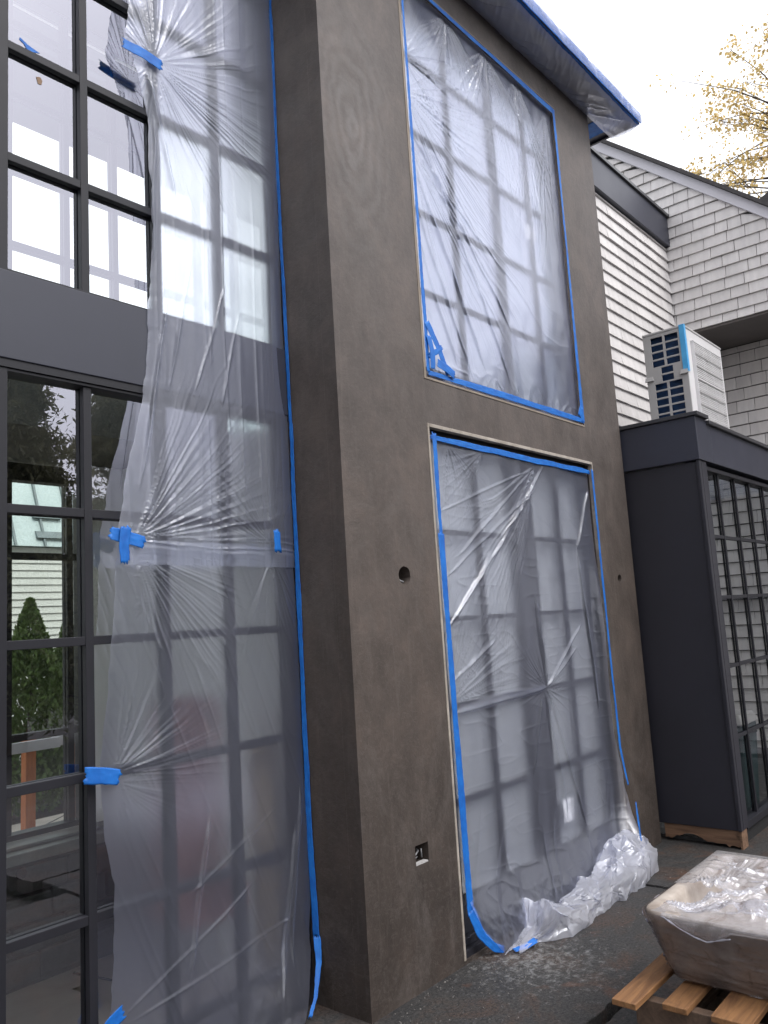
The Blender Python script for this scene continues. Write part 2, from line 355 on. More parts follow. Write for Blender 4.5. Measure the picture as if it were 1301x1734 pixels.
def grid_mesh(name, X, Y, Z, mask=None):
    nv, nu = X.shape; me = bpy.data.meshes.new(name)
    co = np.stack([X, Y, Z], -1).reshape(-1, 3).astype(np.float32)
    a = (np.arange(nv - 1)[:, None] * nu + np.arange(nu - 1)[None, :])
    q = np.stack([a, a + nu, a + nu + 1, a + 1], -1)
    q = q.reshape(-1, 4) if mask is None else q[mask[:-1, :-1]]
    me.vertices.add(len(co)); me.vertices.foreach_set('co', co.ravel())
    me.loops.add(q.size); me.loops.foreach_set('vertex_index', q.ravel().astype(np.int32))
    me.polygons.add(len(q)); me.polygons.foreach_set('loop_start', np.arange(0, q.size, 4, dtype=np.int32))
    me.update(calc_edges=True); return me
def quads_mesh(name, V):    # V: n x 4 x 3
    n = len(V); me = bpy.data.meshes.new(name); me.vertices.add(n * 4); me.vertices.foreach_set('co', V.reshape(-1).astype(np.float32))
    me.loops.add(n * 4); me.loops.foreach_set('vertex_index', np.arange(n * 4, dtype=np.int32))
    me.polygons.add(n); me.polygons.foreach_set('loop_start', np.arange(0, n * 4, 4, dtype=np.int32)); me.update(calc_edges=True); return me
def sst(a, b, x):
    t = np.clip((x - a) / (b - a), 0, 1); return t * t * (3 - 2 * t)
def fan(X, Z, px, pz, amp, freq, r0, rmax, th0=None, th1=None, seed=0, pw=2.5):
    dx, dz = X - px, Z - pz; d = np.hypot(dx, dz) + 1e-6; th = np.arctan2(dz, dx)
    th = th + .05 * vn1(d * 2.2, seed + 9) + .012 * vn2(X * 9, Z * 9, seed); freq = freq * 2.1; amp = amp * .72
    k = (1 - np.abs(vn1(th * freq / 1.0 + 50, seed))) ** pw + .5 * (1 - np.abs(vn1(th * freq * 2.3 + 90, seed + 3))) ** pw
    e = np.clip(d / r0, 0, 1) * np.exp(-(d / rmax) ** 2)
    if th0 is not None:
        a = np.arctan2(dz, dx); c = (th0 + th1) / 2; hw = (th1 - th0) / 2; da = np.abs((a - c + np.pi) % (2 * np.pi) - np.pi)
        e = e * (1 - sst(hw * .8, hw * 1.1, da))
    e = e * (.45 + .55 * (vn1(th * freq * .6 + 7, seed + 5) > -.25))
    return amp * k * e
def ridge(X, Z, p0, p1, wd, amp, bow=0.0, seed=0):
    p0 = np.array(p0); p1 = np.array(p1); v = p1 - p0; L = np.hypot(*v); v = v / L; n = np.array([-v[1], v[0]])
    s = (X - p0[0]) * v[0] + (Z - p0[1]) * v[1]; t = (X - p0[0]) * n[0] + (Z - p0[1]) * n[1]
    u = s / L; t = t - bow * np.sin(np.clip(u, 0, 1) * np.pi) - .005 * vn1(s * 5, seed)
    ww = wd * .62 * (.45 + .7 * np.sin(np.clip(u, 0, 1) * np.pi))
    return amp * np.exp(-np.abs(t / ww) ** 1.4) * sst(-.03, .12, u) * (1 - sst(.88, 1.03, u)) * (.85 + .18 * vn1(s * 6, seed + 1))
def interp(z, pts):
    p = sorted(pts); return np.interp(z, [a for a, b in p], [b for a, b in p])

def tape_strip(name, pts, width, nrm, label, group=None, seed=0, wob=.004, mat='tape', parent=None, thick=.0006):
    """ribbon along pts (centre line); width scalar or list; nrm = facing normal"""
    P = np.array(pts, float); seg = np.hypot.reduce(np.diff(P, axis=0), axis=1) if False else np.linalg.norm(np.diff(P, axis=0), axis=1)
    L = np.r_[0, np.cumsum(seg)]; n = max(6, int(L[-1] / .012)); s = np.linspace(0, L[-1], n)
    C = np.stack([np.interp(s, L, P[:, i]) for i in range(3)], -1)
    W = np.interp(s, L, width) if isinstance(width, (list, tuple)) else np.full(n, width)
    T = np.gradient(C, axis=0); T /= np.linalg.norm(T, axis=1)[:, None] + 1e-9; nr = np.array(nrm, float); nr /= np.linalg.norm(nr)
    B = np.cross(T, nr); B /= np.linalg.norm(B, axis=1)[:, None] + 1e-9
    nu = 11; u = np.linspace(-.5, .5, nu)
    e1 = wob * .6 * vn1(s * 6, seed) + .0012 * vn1(s * 70, seed + 1); e2 = wob * .6 * vn1(s * 5, seed + 4) + .0012 * vn1(s * 64, seed + 5)
    Q = np.zeros((n, nu, 3))
    for j, uu in enumerate(u):
        off = (uu * W + e1 * (uu + .5) + e2 * (.5 - uu))
        lift = .0010 * vn2(s * 40, np.full(n, uu * 6 + 3), seed) + .0007 * vn1(s * 90 + uu * 20, seed + 2)
        Q[:, j] = C + B * off[:, None] + nr * (lift + .0015)[:, None]
    Q[0] -= T[0][None] * (.009 * vn1(u * 14, seed + 7))[:, None]; Q[-1] += T[-1][None] * (.009 * vn1(u * 14, seed + 8))[:, None]
    me = grid_mesh(name, Q[:, :, 0], Q[:, :, 1], Q[:, :, 2])
    o = link(name, me, M[mat], parent, smooth=True, solid=thick)
    if parent is None: tag(o, label, 'tape', group)
    return o

# ================================================================== GROUND
GZ = -0.07
mb = MB(); mb.add([(-150, -150, GZ - .12), (200, -150, GZ - .12), (200, 200, GZ - .12), (-150, 200, GZ - .12)], [(0, 1, 2, 3)])
tag(mb.build('ground', M['earth']), kind='structure')
def slab(poly, top, th, name='paving_slab', mat='slate'):
    # ragged-edged stone slab
    pts = []
    for i in range(len(poly)):
        a = np.array(poly[i]); b = np.array(poly[(i + 1) % len(poly)]); L = np.linalg.norm(b - a); k = max(2, int(L / .05))
        nn = np.array([b[1] - a[1], a[0] - b[0]]) / L
        for j in range(k):
            q = a + (b - a) * j / k + nn * (.010 * float(vn1(j * .9 + i * 31, 3)) + .006 * float(vn1(j * 2.3 + i * 11, 5))); pts.append(q)
    m_ = MB(); m_.hexa([(p[0], p[1], top - th) for p in pts], [(p[0], p[1], top) for p in pts])
    return tag(m_.build(name, M[mat], bevel=.004), kind='structure')
slab([(2.2, 1.80), (3.5, 1.785), (4.92, 1.82), (4.905, 3.3), (2.2, 3.3)], 0, .1)
slab([(4.965, 1.75), (6.9, 1.70), (6.9, 3.0), (4.965, 3.0)], -.004, .1)
slab([(1.2, .2), (2.95, .25), (2.95, 1.765), (2.2, 1.77), (1.2, 1.75)], -.03, .1)
slab([(2.99, -.2), (4.9, -.2), (4.9, 1.79), (2.99, 1.75)], -.035, .1)
slab([(4.96, -.2), (7.3, -.2), (7.3, 1.66), (4.96, 1.70)], -.04, .1)
slab([(.6, 1.80), (2.16, 1.80), (2.16, 3.0), (.6, 3.0)], -.012, .1)
slab([(-1.6, 1.2), (.56, 1.2), (.56, 3.0), (-1.6, 3.0)], -.02, .1)
slab([(-1.6, -.6), (1.16, -.6), (1.16, 1.15), (-1.6, 1.15)], -.035, .1)
slab([(-1.6, -3.0), (2.9, -3.0), (2.9, -.65), (-1.6, -.65)], -.04, .1)
slab([(2.95, -3.0), (7.3, -3.0), (7.3, -.25), (2.95, -.25)], -.04, .1)

# mortar crumbs and chips lying near the wall
q = MB(); rd = random.Random(11)
for _ in range(420):
    a = rd.random() ** 1.8; x = rd.uniform(2.75, 5.3); y = 2.51 - a * .55
    if rd.random() < .25: x = rd.gauss(3.6, .22); y = rd.gauss(2.3, .1)
    if y > 2.52: continue
    s_ = rd.uniform(.0015, .0045) * (1.6 if rd.random() < .06 else 1); zt = 0 if y > 1.85 else -.03
    pts = [(x + s_ * math.cos(k * 1.26 + rd.uniform(-.3, .3)) * rd.uniform(.6, 1.1), y + s_ * math.sin(k * 1.26) * rd.uniform(.6, 1.1)) for k in range(5)]
    q.hexa([(p[0], p[1], zt) for p in pts], [(x + (p[0] - x) * .6, y + (p[1] - y) * .6, zt + s_ * rd.uniform(.4, .8)) for p in pts])
M['crumb'] = basic('mortar_crumbs', (.20, .19, .18), (.09, .085, .08), .9, 30)
tag(q.build('mortar_crumbs', M['crumb']), kind='stuff')

# ================================================================== STUCCO HOUSE
house = thing('stucco_house', (4.3, 3.0, 0), 'dark brown stucco house with a tall pier between masked multi-pane windows', 'house')
YS = 2.535
# front skin with two window openings, a round and a square cut-out
RU = (3.395, 5.26, 3.00, 5.47); RL = (3.40, 5.32, 0.02, 2.73)
holes = [RU, RL, (3.045, 3.185, 1.85, 1.99), (3.062, 3.162, .549, .640), (5.555, 5.645, 1.86, 1.95)]
st = MB()
U = (2.70, 5.86)
plate((0, 2), (YS, YS + .085), U, (-.1, 5.72), holes, st)
def round_hole(cx_, cz_, hx, r):
    n = 32; sq = []; ci = []; cb = []
    for k in range(n):
        a = 2 * math.pi * k / n; c, s = math.cos(a), math.sin(a); q = 1 / max(abs(c), abs(s)); jr = r * (1 + .035 * float(vn1(k * .7, 8)))
        sq.append((cx_ + hx * c * q, YS, cz_ + hx * s * q)); ci.append((cx_ + jr * c, YS, cz_ + jr * s * 1.0)); cb.append((cx_ + jr * c, YS + .084, cz_ + jr * s))
    st.add(sq + ci + cb, [(k, (k + 1) % n, n + (k + 1) % n, n + k) for k in range(n)] + [(n + k, n + (k + 1) % n, 2 * n + (k + 1) % n, 2 * n + k) for k in range(n)])
round_hole(3.115, 1.92, .07, .046); round_hole(5.60, 1.905, .045, .030)
# left return and right return
st.box(2.70, 2.785, YS + .0855, 3.02, -.1, 5.72)
st.box(5.775, 5.86, YS + .0855, 3.30, -.1, 5.72)
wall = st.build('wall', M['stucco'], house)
bm_ = None
# recessed box behind cut-outs
for (cx_, cz_, r, nm) in ((3.115, 1.92, .06, 'light_box'), (5.60, 1.905, .04, 'light_box')):
    b = MB(); b.box(cx_ - r - .02, cx_ + r + .02, YS + .088, YS + .10, cz_ - r - .02, cz_ + r + .02); o = b.build(nm, M['black'], house)
    c = MB(); c.tube([(cx_ - r * .55, YS + .07, cz_ - r * .2), (cx_ - r * .2, YS + .03, cz_ - r * .35), (cx_ + .002, YS + .015, cz_ - r * .5), (cx_ + .004, YS + .06, cz_ - r * .75)], .006, 8)
    c.tube([(cx_ - r * .2, YS + .08, cz_ + r * .5), (cx_ - r * .35, YS + .04, cz_ + r * .2), (cx_ - r * .5, YS + .06, cz_ - r * .1)], .009, 8)
    c.build('wire', M['cable'], o, smooth=True)
b = MB(); b.box(3.04, 3.18, YS + .088, YS + .10, .53, .66); ob = b.build('outlet_box', M['black'], house)
c = MB(); c.tube([(3.075, YS + .05, .575), (3.095, YS + .025, .592), (3.118, YS + .03, .603), (3.13, YS + .06, .612)], .005, 8)
c.tube([(3.072, YS + .06, .60), (3.10, YS + .03, .575), (3.128, YS + .045, .572)], .0035, 8)
c.tube([(3.13, YS + .02, .612), (3.138, YS + .025, .570)], .004, 8)
c.build('wire', M['cable'], ob, smooth=True)
b = MB(); b.box(3.066, 3.158, YS + .002, YS + .03, .5495, .556); b.build('box_flange', M['lgrey'], ob)
# casing beads round the openings (rough plaster edge)
def bead(x0, x1, z0, z1, wd, mat, nm='casing_bead'):
    b = MB(); y0, y1 = YS - .004, YS + .03
    b.box(x0, x0 + wd[0], y0, y1, z0, z1); b.box(x1 - wd[1], x1, y0, y1, z0, z1)
    b.box(x0 + wd[0], x1 - wd[1], y0, y1, z1 - wd[2], z1)
    if wd[3]: b.box(x0 + wd[0], x1 - wd[1], y0, y1, z0, z0 + wd[3])
    return b.build(nm, mat, house, bevel=.002)
M['bead_dull'] = basic('plaster_bead_dull', (.26, .215, .175), (.17, .14, .115), .7, 7, bs=.5)
bead(3.390, 5.266, 2.990, 5.476, (.020, .008, .010, .014), M['bead_dull'])
bead(3.386, 5.326, .02, 2.742, (.016, .009, .020, 0), M['bead'])

def muntin_window(parent, x0, x1, z0, z1, yf, yg, cols, rows, stiles, fr=(.05, .05, .05, .05), mw=.034, glassm='glass', name='window', fb=.012, bb=.035):
    """frame mesh with glass; cols/rows = centre lines; stiles = wide verticals (x0,x1)"""
    f = MB(); D = .05
    f.box(x0, x0 + fr[0], yf, yg + D, z0, z1); f.box(x1 - fr[1], x1, yf, yg + D, z0, z1)
    f.box(x0 + fr[0], x1 - fr[1], yf + .002, yg + D, z1 - fr[2], z1); f.box(x0 + fr[0], x1 - fr[1], yf + .002, yg + D, z0, z0 + fr[3])
    W = f.build(name, M['frame'], parent, bevel=.002)
    for (a, b_) in stiles:
        s = MB(); s.box(a, b_, yf + fb - .006, yg + bb, z0 + fr[3], z1 - fr[2]); s.build('stile', M['frame'], W, bevel=.003)
    mu = MB(); e = fb
    for c_ in cols: mu.box(c_ - mw / 2, c_ + mw / 2, yf + e, yg - .003, z0 + fr[3], z1 - fr[2]); mu.box(c_ - mw / 2, c_ + mw / 2, yg + .006, yg + bb, z0 + fr[3], z1 - fr[2])
    for r in rows: mu.box(x0 + fr[0], x1 - fr[1], yf + e + .003, yg - .003, r - mw / 2, r + mw / 2); mu.box(x0 + fr[0], x1 - fr[1], yg + .008, yg + bb - .003, r - mw / 2, r + mw / 2)
    mu.build('muntins', M['frame'], W, bevel=.002)
    g = MB(); g.add([(x0 + .01, yg, z0 + .01), (x1 - .01, yg, z0 + .01), (x1 - .01, yg, z1 - .01), (x0 + .01, yg, z1 - .01)], [(0, 1, 2, 3)])
    pane = g.build('pane', M[glassm], W)
    return W, pane
# ---- windows in the stucco
rows_u = [3.565, 4.06, 4.56, 5.05]; rows_l = [.728, 1.222, 1.69, 2.172]
WU, pu = muntin_window(house, 3.40, 5.40, 3.00, 5.47, 2.59, 2.645, [3.94, 4.90], rows_u, [(4.42, 4.475)], (.05, .06, .05, .09), mw=.027, fb=.034, bb=.02)
WL, pl_ = muntin_window(house, 3.40, 5.42, .10, 2.735, 2.59, 2.645, [3.945, 4.92], rows_l, [(4.345, 4.45), (4.475, 4.565)], (.09, .10, .06, .14), mw=.027, glassm='glass_porch', fb=.034, bb=.02)
b = MB(); b.box(3.40, 5.32, 2.545, 2.70, -.05, .055); b.box(3.40, 5.32, 2.57, 2.70, .055, .099); b.build('door_sill', M['frame'], house, bevel=.004)
b = MB(); b.box(4.84, 4.97, 2.6425, 2.6435, 4.33, 4.43); b.build('label', M['paper'], WU)
b = MB(); b.box(4.675, 4.775, 2.6425, 2.6435, .38, .52); b.build('label', M['paper'], WL)
b = MB(); b.box(3.4, 5.42, 2.70, 2.704, .1, 2.74); b.build('blind', M['shade_grey'], WL)  # grey sheet added behind the door panes so they look lighter
b = MB(); b.box(3.4, 5.40, 2.70, 2.704, 3.0, 5.47); b.build('blind', M['shade'], WU)  # pale sheet added behind the upper panes to brighten them
# ---- eave over the pier
e = MB(); e.box(1.0, 6.28, 2.30, 4.9, 5.722, 5.86); e.box(1.0, 6.30, 2.275, 2.299, 5.70, 5.80); e.box(6.281, 6.302, 2.2995, 4.9, 5.70, 5.80)
eave = e.build('eave', M['spandrel'], house)
rb = MB(); rb.hexa([(.9, 2.24, 5.862), (6.34, 2.24, 5.862), (6.34, 6.0, 5.862), (.9, 6.0, 5.862)], [(.9, 2.34, 5.90), (6.24, 2.34, 5.90), (5.2, 5.0, 7.4), (.9, 5.0, 7.4)])
# roof kept low so that only the eave shows
rb = MB(); rb.hexa([(-2.5, 2.30, 5.862), (6.28, 2.30, 5.862), (6.28, 6.0, 5.862), (-2.5, 6.0, 5.862)], [(-2.5, 2.42, 5.885), (6.2, 2.42, 5.885), (6.2, 5.9, 5.95), (-2.5, 5.9, 5.95)])
rb.build('roof', M['roof'], house)
# ---- tall glazing left of the pier
CX = [1.627, 1.972, 2.311]
RLW = [.182, .683, 1.19, 1.695, 2.19]; RUP = [3.565, 4.04, 4.518, 5.0, 5.48]
YF, YG = 2.886, 2.93
fr = (.07, .075, .012, .04)
L1, pane_lo = muntin_window(house, 1.235, 2.698, -.06, 2.712, YF, YG, CX, RLW, [], (.07, .066, .012, .06))
L2, pane_up = muntin_window(house, 1.235, 2.698, 3.088, 5.70, YF, YG, CX, RUP, [], (.07, .052, .012, .012))
L3, _ = muntin_window(house, -.26, 1.230, -.06, 2.712, YF, YG, [x - 1.4 for x in CX], RLW, [], (.07, .066, .012, .06))
L4, _ = muntin_window(house, -.26, 1.230, 3.088, 5.70, YF, YG, [x - 1.4 for x in CX], RUP, [], (.07, .052, .012, .012))
b = MB(); b.box(-.26, 2.697, 2.874, 2.985, 2.745, 3.087); sp = b.build('spandrel', M['spandrel'], house, bevel=.003)
b = MB(); b.box(-.26, 2.697, 2.880, 2.985, 2.7135, 2.7445); b.build('drip_trim', M['frame'], sp)
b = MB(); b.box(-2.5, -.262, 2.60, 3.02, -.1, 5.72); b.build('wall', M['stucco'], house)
for px, pz in ((1.40, 4.09),):
    pass
# little things stuck to the panes
def patch(name, pts, y, mat, parent):
    n = len(pts); q = MB(); q.hexa([(p[0], y, p[1]) for p in pts], [(p[0], y - .0015, p[1]) for p in pts]); return q.build(name, mat, parent)
patch('tape_scrap', [(1.37, 4.115), (1.40, 4.10), (1.43, 4.092), (1.452, 4.088), (1.425, 4.078), (1.405, 4.070), (1.385, 4.095), (1.368, 4.104)], YG - .001, M['tape'], L2)
patch('sticker', [(1.437, 3.975), (1.452, 3.982), (1.462, 3.970), (1.458, 3.950), (1.444, 3.948)], YG - .001, M['brown_sticker'], L2)
# ---- far side of the glazed link
F1, _ = muntin_window(house, .25, 2.50, .66, 2.72, 4.47, 4.51, [.36 + .335 * k for k in range(1, 6)] + [2.395], [1.19, 1.695, 2.19], [], (.07, .045, .10, .03), mw=.038, glassm='glass_porch')
F2, _ = muntin_window(house, .25, 5.10, 3.088, 5.70, 4.47, 4.51, [.36 + .335 * k for k in range(1, 6)] + [2.395 + .336 * k for k in range(8)], RUP, [], (.07, .045, .012, .03), mw=.038, glassm='glass_porch')
k_ = MB(); k_.box(-.2, 2.72, 4.36, 4.62, -.12, .585); kw = k_.build('knee_wall', M['stone'], house, bevel=.01)
l_ = MB(); l_.box(-.2, 2.719, 4.26, 4.66, .586, .64); l_.box(-.2, 2.719, 4.34, 4.469, .6405, .66); l_.build('ledge', M['ledge'], kw, bevel=.006)
# rough courses on the knee wall
for r in range(4):
    x = -.2
    while x < 2.6:
        wd = random.uniform(.22, .6); x1 = min(x + wd, 2.71); q = MB(); z0 = -.02 + r * .145
        yy = 4.36 - random.uniform(.015, .05)
        q.box(x, x1 - .008, yy, 4.37, z0 + .004, z0 + .137); q.build('stone_block', M['stone'], kw, bevel=.012); x = x1
q = MB(); q.tube([(2.00, 4.262, .545), (2.00, 4.25, .545)], [.03, .028], 20); q.build('vent_knob', M['frame'], kw, smooth=False, bevel=.003)
w_ = MB(); w_.box(2.503, 2.72, 4.44, 4.60, .6605, 2.74); w_.box(2.721, 2.86, 3.03, 4.60, -.1, 2.74); w_.build('inner_wall', M['pale_wall'], house)
s_ = MB(); s_.box(-.5, 2.9, 3.75, 4.62, 2.745, 3.06); s_.build('ceiling', M['ceil'], house)  # slab set back from the front glazing to let daylight down into the link
w_ = MB(); w_.box(5.101, 5.7, 4.47, 4.58, 2.75, 5.72); w_.box(-.5, 3.6, 4.60, 4.62, 5.705, 5.722); w_.box(-.6, -.45, 3.03, 4.62, -.1, 5.72); w_.build('inner_wall', M['pale_wall'], house)
f_ = MB(); f_.box(-.4, 2.86, 2.99, 4.5, -.16, -.045); f_.build('stone_floor', M['flag_in'], house)
# joints of the crazy paving inside
q = MB()
for pts in ([(.4, 3.1), (1.1, 3.5), (1.9, 3.42), (2.4, 3.9), (2.3, 4.3)], [(1.1, 3.5), (1.3, 4.2)], [(1.9, 3.42), (2.2, 3.02)], [(1.6, 3.46), (1.75, 3.9), (1.62, 4.3)], [(2.0, 3.6), (2.7, 3.5)], [(.2, 3.9), (1.2, 3.85)]):
    q.tube([(a, b_, -.044) for a, b_ in pts], .007, 6)
q.build('floor_joints', M['black'], house)

# ================================================================== THINGS INSIDE AND BEYOND THE LINK
r = thing('upholstered_chair', (2.35, 3.28, -.045), 'dim red chair standing inside, a blur through the plastic over the left glazing', 'chair')
q = MB(); q.box(2.16, 2.49, 3.12, 3.46, .42, .58); q.build('seat', M['red_fabric'], r, bevel=.04)
q = MB(); q.box(2.19, 2.50, 3.34, 3.46, .581, 1.40); q.build('backrest', M['red_fabric'], r, bevel=.05)
for a in (2.19, 2.46):
    for b_ in (3.15, 3.42): q = MB(); q.tube([(a, b_, -.045), (a, b_, .43)], .018, 8); q.build('leg', M['frame'], r)
r = thing('rolled_blanket', (2.63, 3.16, -.045), 'tan roll standing upright beside the red chair, blurred by the plastic', 'roll')
q = MB(); q.tube([(2.62, 3.16, -.045), (2.625, 3.16, .5), (2.62, 3.16, 1.15)], [.075, .08, .07], 18); q.build('roll', M['tan_fabric'], r, smooth=True)
q = MB(); q.tube([(2.623, 3.16, .60), (2.623, 3.16, .64)], .083, 18); q.build('strap', M['frame'], r)

# patio beyond, neighbour, shrubs and posts
q = MB(); q.box(-3, 16, 4.8, 8.2, -.3, -.05); tag(q.build('patio', M['flag']), kind='structure')
q = MB()
for _ in range(26):
    x, y = random.uniform(1, 7), random.uniform(4.9, 8); pts = [(x, y, -.049)]
    for k in range(4): x += random.uniform(-.1, .6); y += random.uniform(-.4, .4); pts.append((x, min(8.1, max(4.85, y)), -.049))
    q.tube(pts, .008, 5)
tag(q.build('patio_joints', M['stone']), kind='structure')
nb = thing('neighbour_house', (8, 13, -.2), 'white house with pale steep metal roof seen through both glazings', 'house')
q = MB(); q.box(-6, 20, 11.0, 14, -.2, 3.02); wl = q.build('wall', M['siding'], nb)
q = MB()
for k in range(30): q.hexa([(-6, 10.97, -.1 + k * .1), (20, 10.97, -.1 + k * .1), (20, 10.999, -.1 + k * .1), (-6, 10.999, -.1 + k * .1)], [(-6, 10.99, -.002 + k * .1), (20, 10.99, -.002 + k * .1), (20, 10.999, -.002 + k * .1), (-6, 10.999, -.002 + k * .1)])
q.build('lap_siding', M['siding'], wl)
q = MB(); q.hexa([(-6, 10.9, 3.03), (20, 10.9, 3.03), (20, 11.6, 3.03), (-6, 11.6, 3.03)], [(-6, 12.3, 6.5), (20, 12.3, 6.5), (20, 13, 6.5), (-6, 13, 6.5)]); rf = q.build('roof', M['metal_roof'], nb)
q = MB()
for k in range(60):
    x = -5.9 + k * .42; q.hexa([(x, 10.86, 3.03), (x + .03, 10.86, 3.03), (x + .03, 10.9, 3.04), (x, 10.9, 3.04)], [(x, 12.26, 6.5), (x + .03, 12.26, 6.5), (x + .03, 12.3, 6.5), (x, 12.3, 6.5)])
q.build('roof_seams', M['seam'], rf)
for (x, z) in ((5.35, 3.45), (4.6, 3.8), (6.3, 3.7), (5.35, 3.15)):
    t_ = (z - 3.03) / 3.47 * 1.4 + 10.9 - .06; q = MB(); q.hexa([(x, t_, z), (x + .42, t_, z), (x + .42, t_ + .06, z), (x, t_ + .06, z)], [(x, t_ + .07, z + .10), (x + .42, t_ + .07, z + .10), (x + .42, t_ + .12, z + .10), (x, t_ + .12, z + .10)]); q.build('snow_guard', M['seam'], rf)
def leafcloud(n, sampler, size, elong=1.6, droop=0.0):
    P, D = sampler(n); n = len(P)
    a = RNG.normal(size=(n, 3)); a[:, 2] -= droop; a = a * .8 + D; a /= np.linalg.norm(a, axis=1)[:, None]
    b = np.cross(a, RNG.normal(size=(n, 3))); b /= np.linalg.norm(b, axis=1)[:, None]
    s = size * RNG.uniform(.6, 1.3, (n, 1)); a = a * s * elong / 2; b = b * s / 2
    return np.stack([P - a, P + b * .9, P + a, P - b * .9], 1)
def arborvitae(x, y, h, rad, label):
    t = thing('arborvitae', (x, y, -.1), label, 'shrub', 'evergreens beyond the link')
    def smp(n):
        u = RNG.rand(n) ** .8; th = RNG.rand(n) * 2 * np.pi
        prof = np.sin(np.clip(u * .93 + .07, 0, 1) * np.pi) ** .6 * (1 - u * .72) + .02
        rr = rad * prof * (1 + .16 * vn2(th * 3, u * 9, 4)) * RNG.rand(n) ** .25 * 1.25
        P = np.stack([x + rr * np.cos(th), y + rr * np.sin(th), -.1 + u * h], -1)
        D = np.stack([np.cos(th) * .3, np.sin(th) * .3, np.ones(n) * 1.4], -1); return P, D
    link('foliage', quads_mesh('foliage', leafcloud(9000, smp, .045)), M['arbor'], t)
    q = MB(); q.tube([(x, y, -.15), (x, y, h * .8)], [.05, .015], 8); q.build('stem', M['bark'], t)
arborvitae(4.28, 8.9, 2.28, .50, 'taller pointed evergreen shrub seen through the lower left panes')
arborvitae(4.88, 9.2, 2.05, .42, 'shorter evergreen shrub right beside the taller pointed one')
arborvitae(5.55, 9.4, 1.6, .45, 'evergreen shrub at the right, half hidden by the inner wall')
for (x, y, lb) in ((3.32, 7.0, 'orange timber post on the patio, left one with a crosspiece'), (3.82, 7.1, 'orange timber post on the patio, right one, slightly leaning')):
    t = thing('timber_post', (x, y, -.05), lb, 'post', 'orange posts on the patio')
    q = MB(); q.hexa([(x, y, -.05), (x + .09, y, -.05), (x + .09, y + .09, -.05), (x, y + .09, -.05)], [(x + .01, y, .88), (x + .10, y, .88), (x + .10, y + .09, .88), (x + .01, y + .09, .88)]); q.build('post', M['orange'], t, bevel=.005)
    q = MB(); q.box(x - .22, x + .30, y - .035, y - .002, .78, .87); q.build('crosspiece', M['trim'], t, bevel=.004)
t = thing('timber_fence', (4.5, 9.8, -.1), 'low dark timber fence behind the evergreen shrubs', 'fence')
for k in range(22): q = MB(); q.box(1 + k * .36, 1.33 + k * .36, 9.78, 9.80, -.1, .72 + .01 * (k % 3)); q.build('board', M['pallet_old'], t)
q = MB(); q.box(1, 8.9, 9.74, 9.779, .62, .70); q.build('rail', M['sill_wood'], t)

# ================================================================== SHINGLED HOUSE
XB, XC, YA = 9.0, 9.9, 3.11
sh = thing('shingled_house', (9.5, 3.5, 0), 'house of pale grey shingles rising behind the flat-roofed porch', 'house')
def shingles(mb, org, ud, nd, u0, u1, z0, z1, pitch, zref, seed, top=None, wmin=.13, wmax=.30, gap=.002, jg=.006):
    rnd = random.Random(seed); ud = Vector(ud); nd = Vector(nd); org = Vector(org)
    k0 = math.floor((z0 - zref) / pitch); z = zref + k0 * pitch
    while z < z1:
        u = u0 - rnd.uniform(0, wmax)
        while u < u1:
            wd = rnd.uniform(wmin, wmax); a, b_ = max(u, u0), min(u + wd - jg, u1); u += wd
            if b_ - a < .015: continue
            zb = max(z + rnd.uniform(-.002, .002), z0); ta = min(z + pitch - gap, z1); tb = ta
            if top: ta = min(ta, top(a)); tb = min(tb, top(b_))
            if ta <= zb + .004 and tb <= zb + .004: continue
            ta = max(ta, zb + .003); tb = max(tb, zb + .003)
            th = .025 + rnd.uniform(-.003, .004); P = lambda uu, zz, dd: tuple(org + ud * uu + nd * dd + Vector((0, 0, zz)))
            mb.add([P(a, zb, th), P(b_, zb, th), P(b_, tb, .004), P(a, ta, .004), P(a, zb, 0), P(b_, zb, 0)], [(0, 1, 2, 3), (4, 5, 1, 0), (4, 0, 3), (1, 5, 2)])
        z += pitch
    return mb
PT, ZR = .1304, 5.612
zr = lambda y: 7.363 + (y - 3.801) * .885        # rake line (underside of trim) at given y
# wall A: faces the camera side (-y)
q = MB(); q.box(5.95, 8.999, YA + .002, YA + .15, 2.89, 5.78); wa = q.build('wall', M['backing'], sh)
shingles(MB(), (0, YA, 0), (1, 0, 0), (0, -1, 0), 5.95, 8.975, 2.8, 5.78, PT, ZR, 3, wmin=.2, wmax=.4, jg=.0015).build('shingles', M['shingle'], wa)
q = MB(); q.box(5.9, 8.985, YA - .06, YA + .15, 5.78, 6.13); bn = q.build('fascia', M['spandrel'], sh, bevel=.003)
q = MB(); q.box(5.9, 8.987, YA - .085, YA + .2, 6.131, 6.165); q.build('cap_flashing', M['coping'], bn)
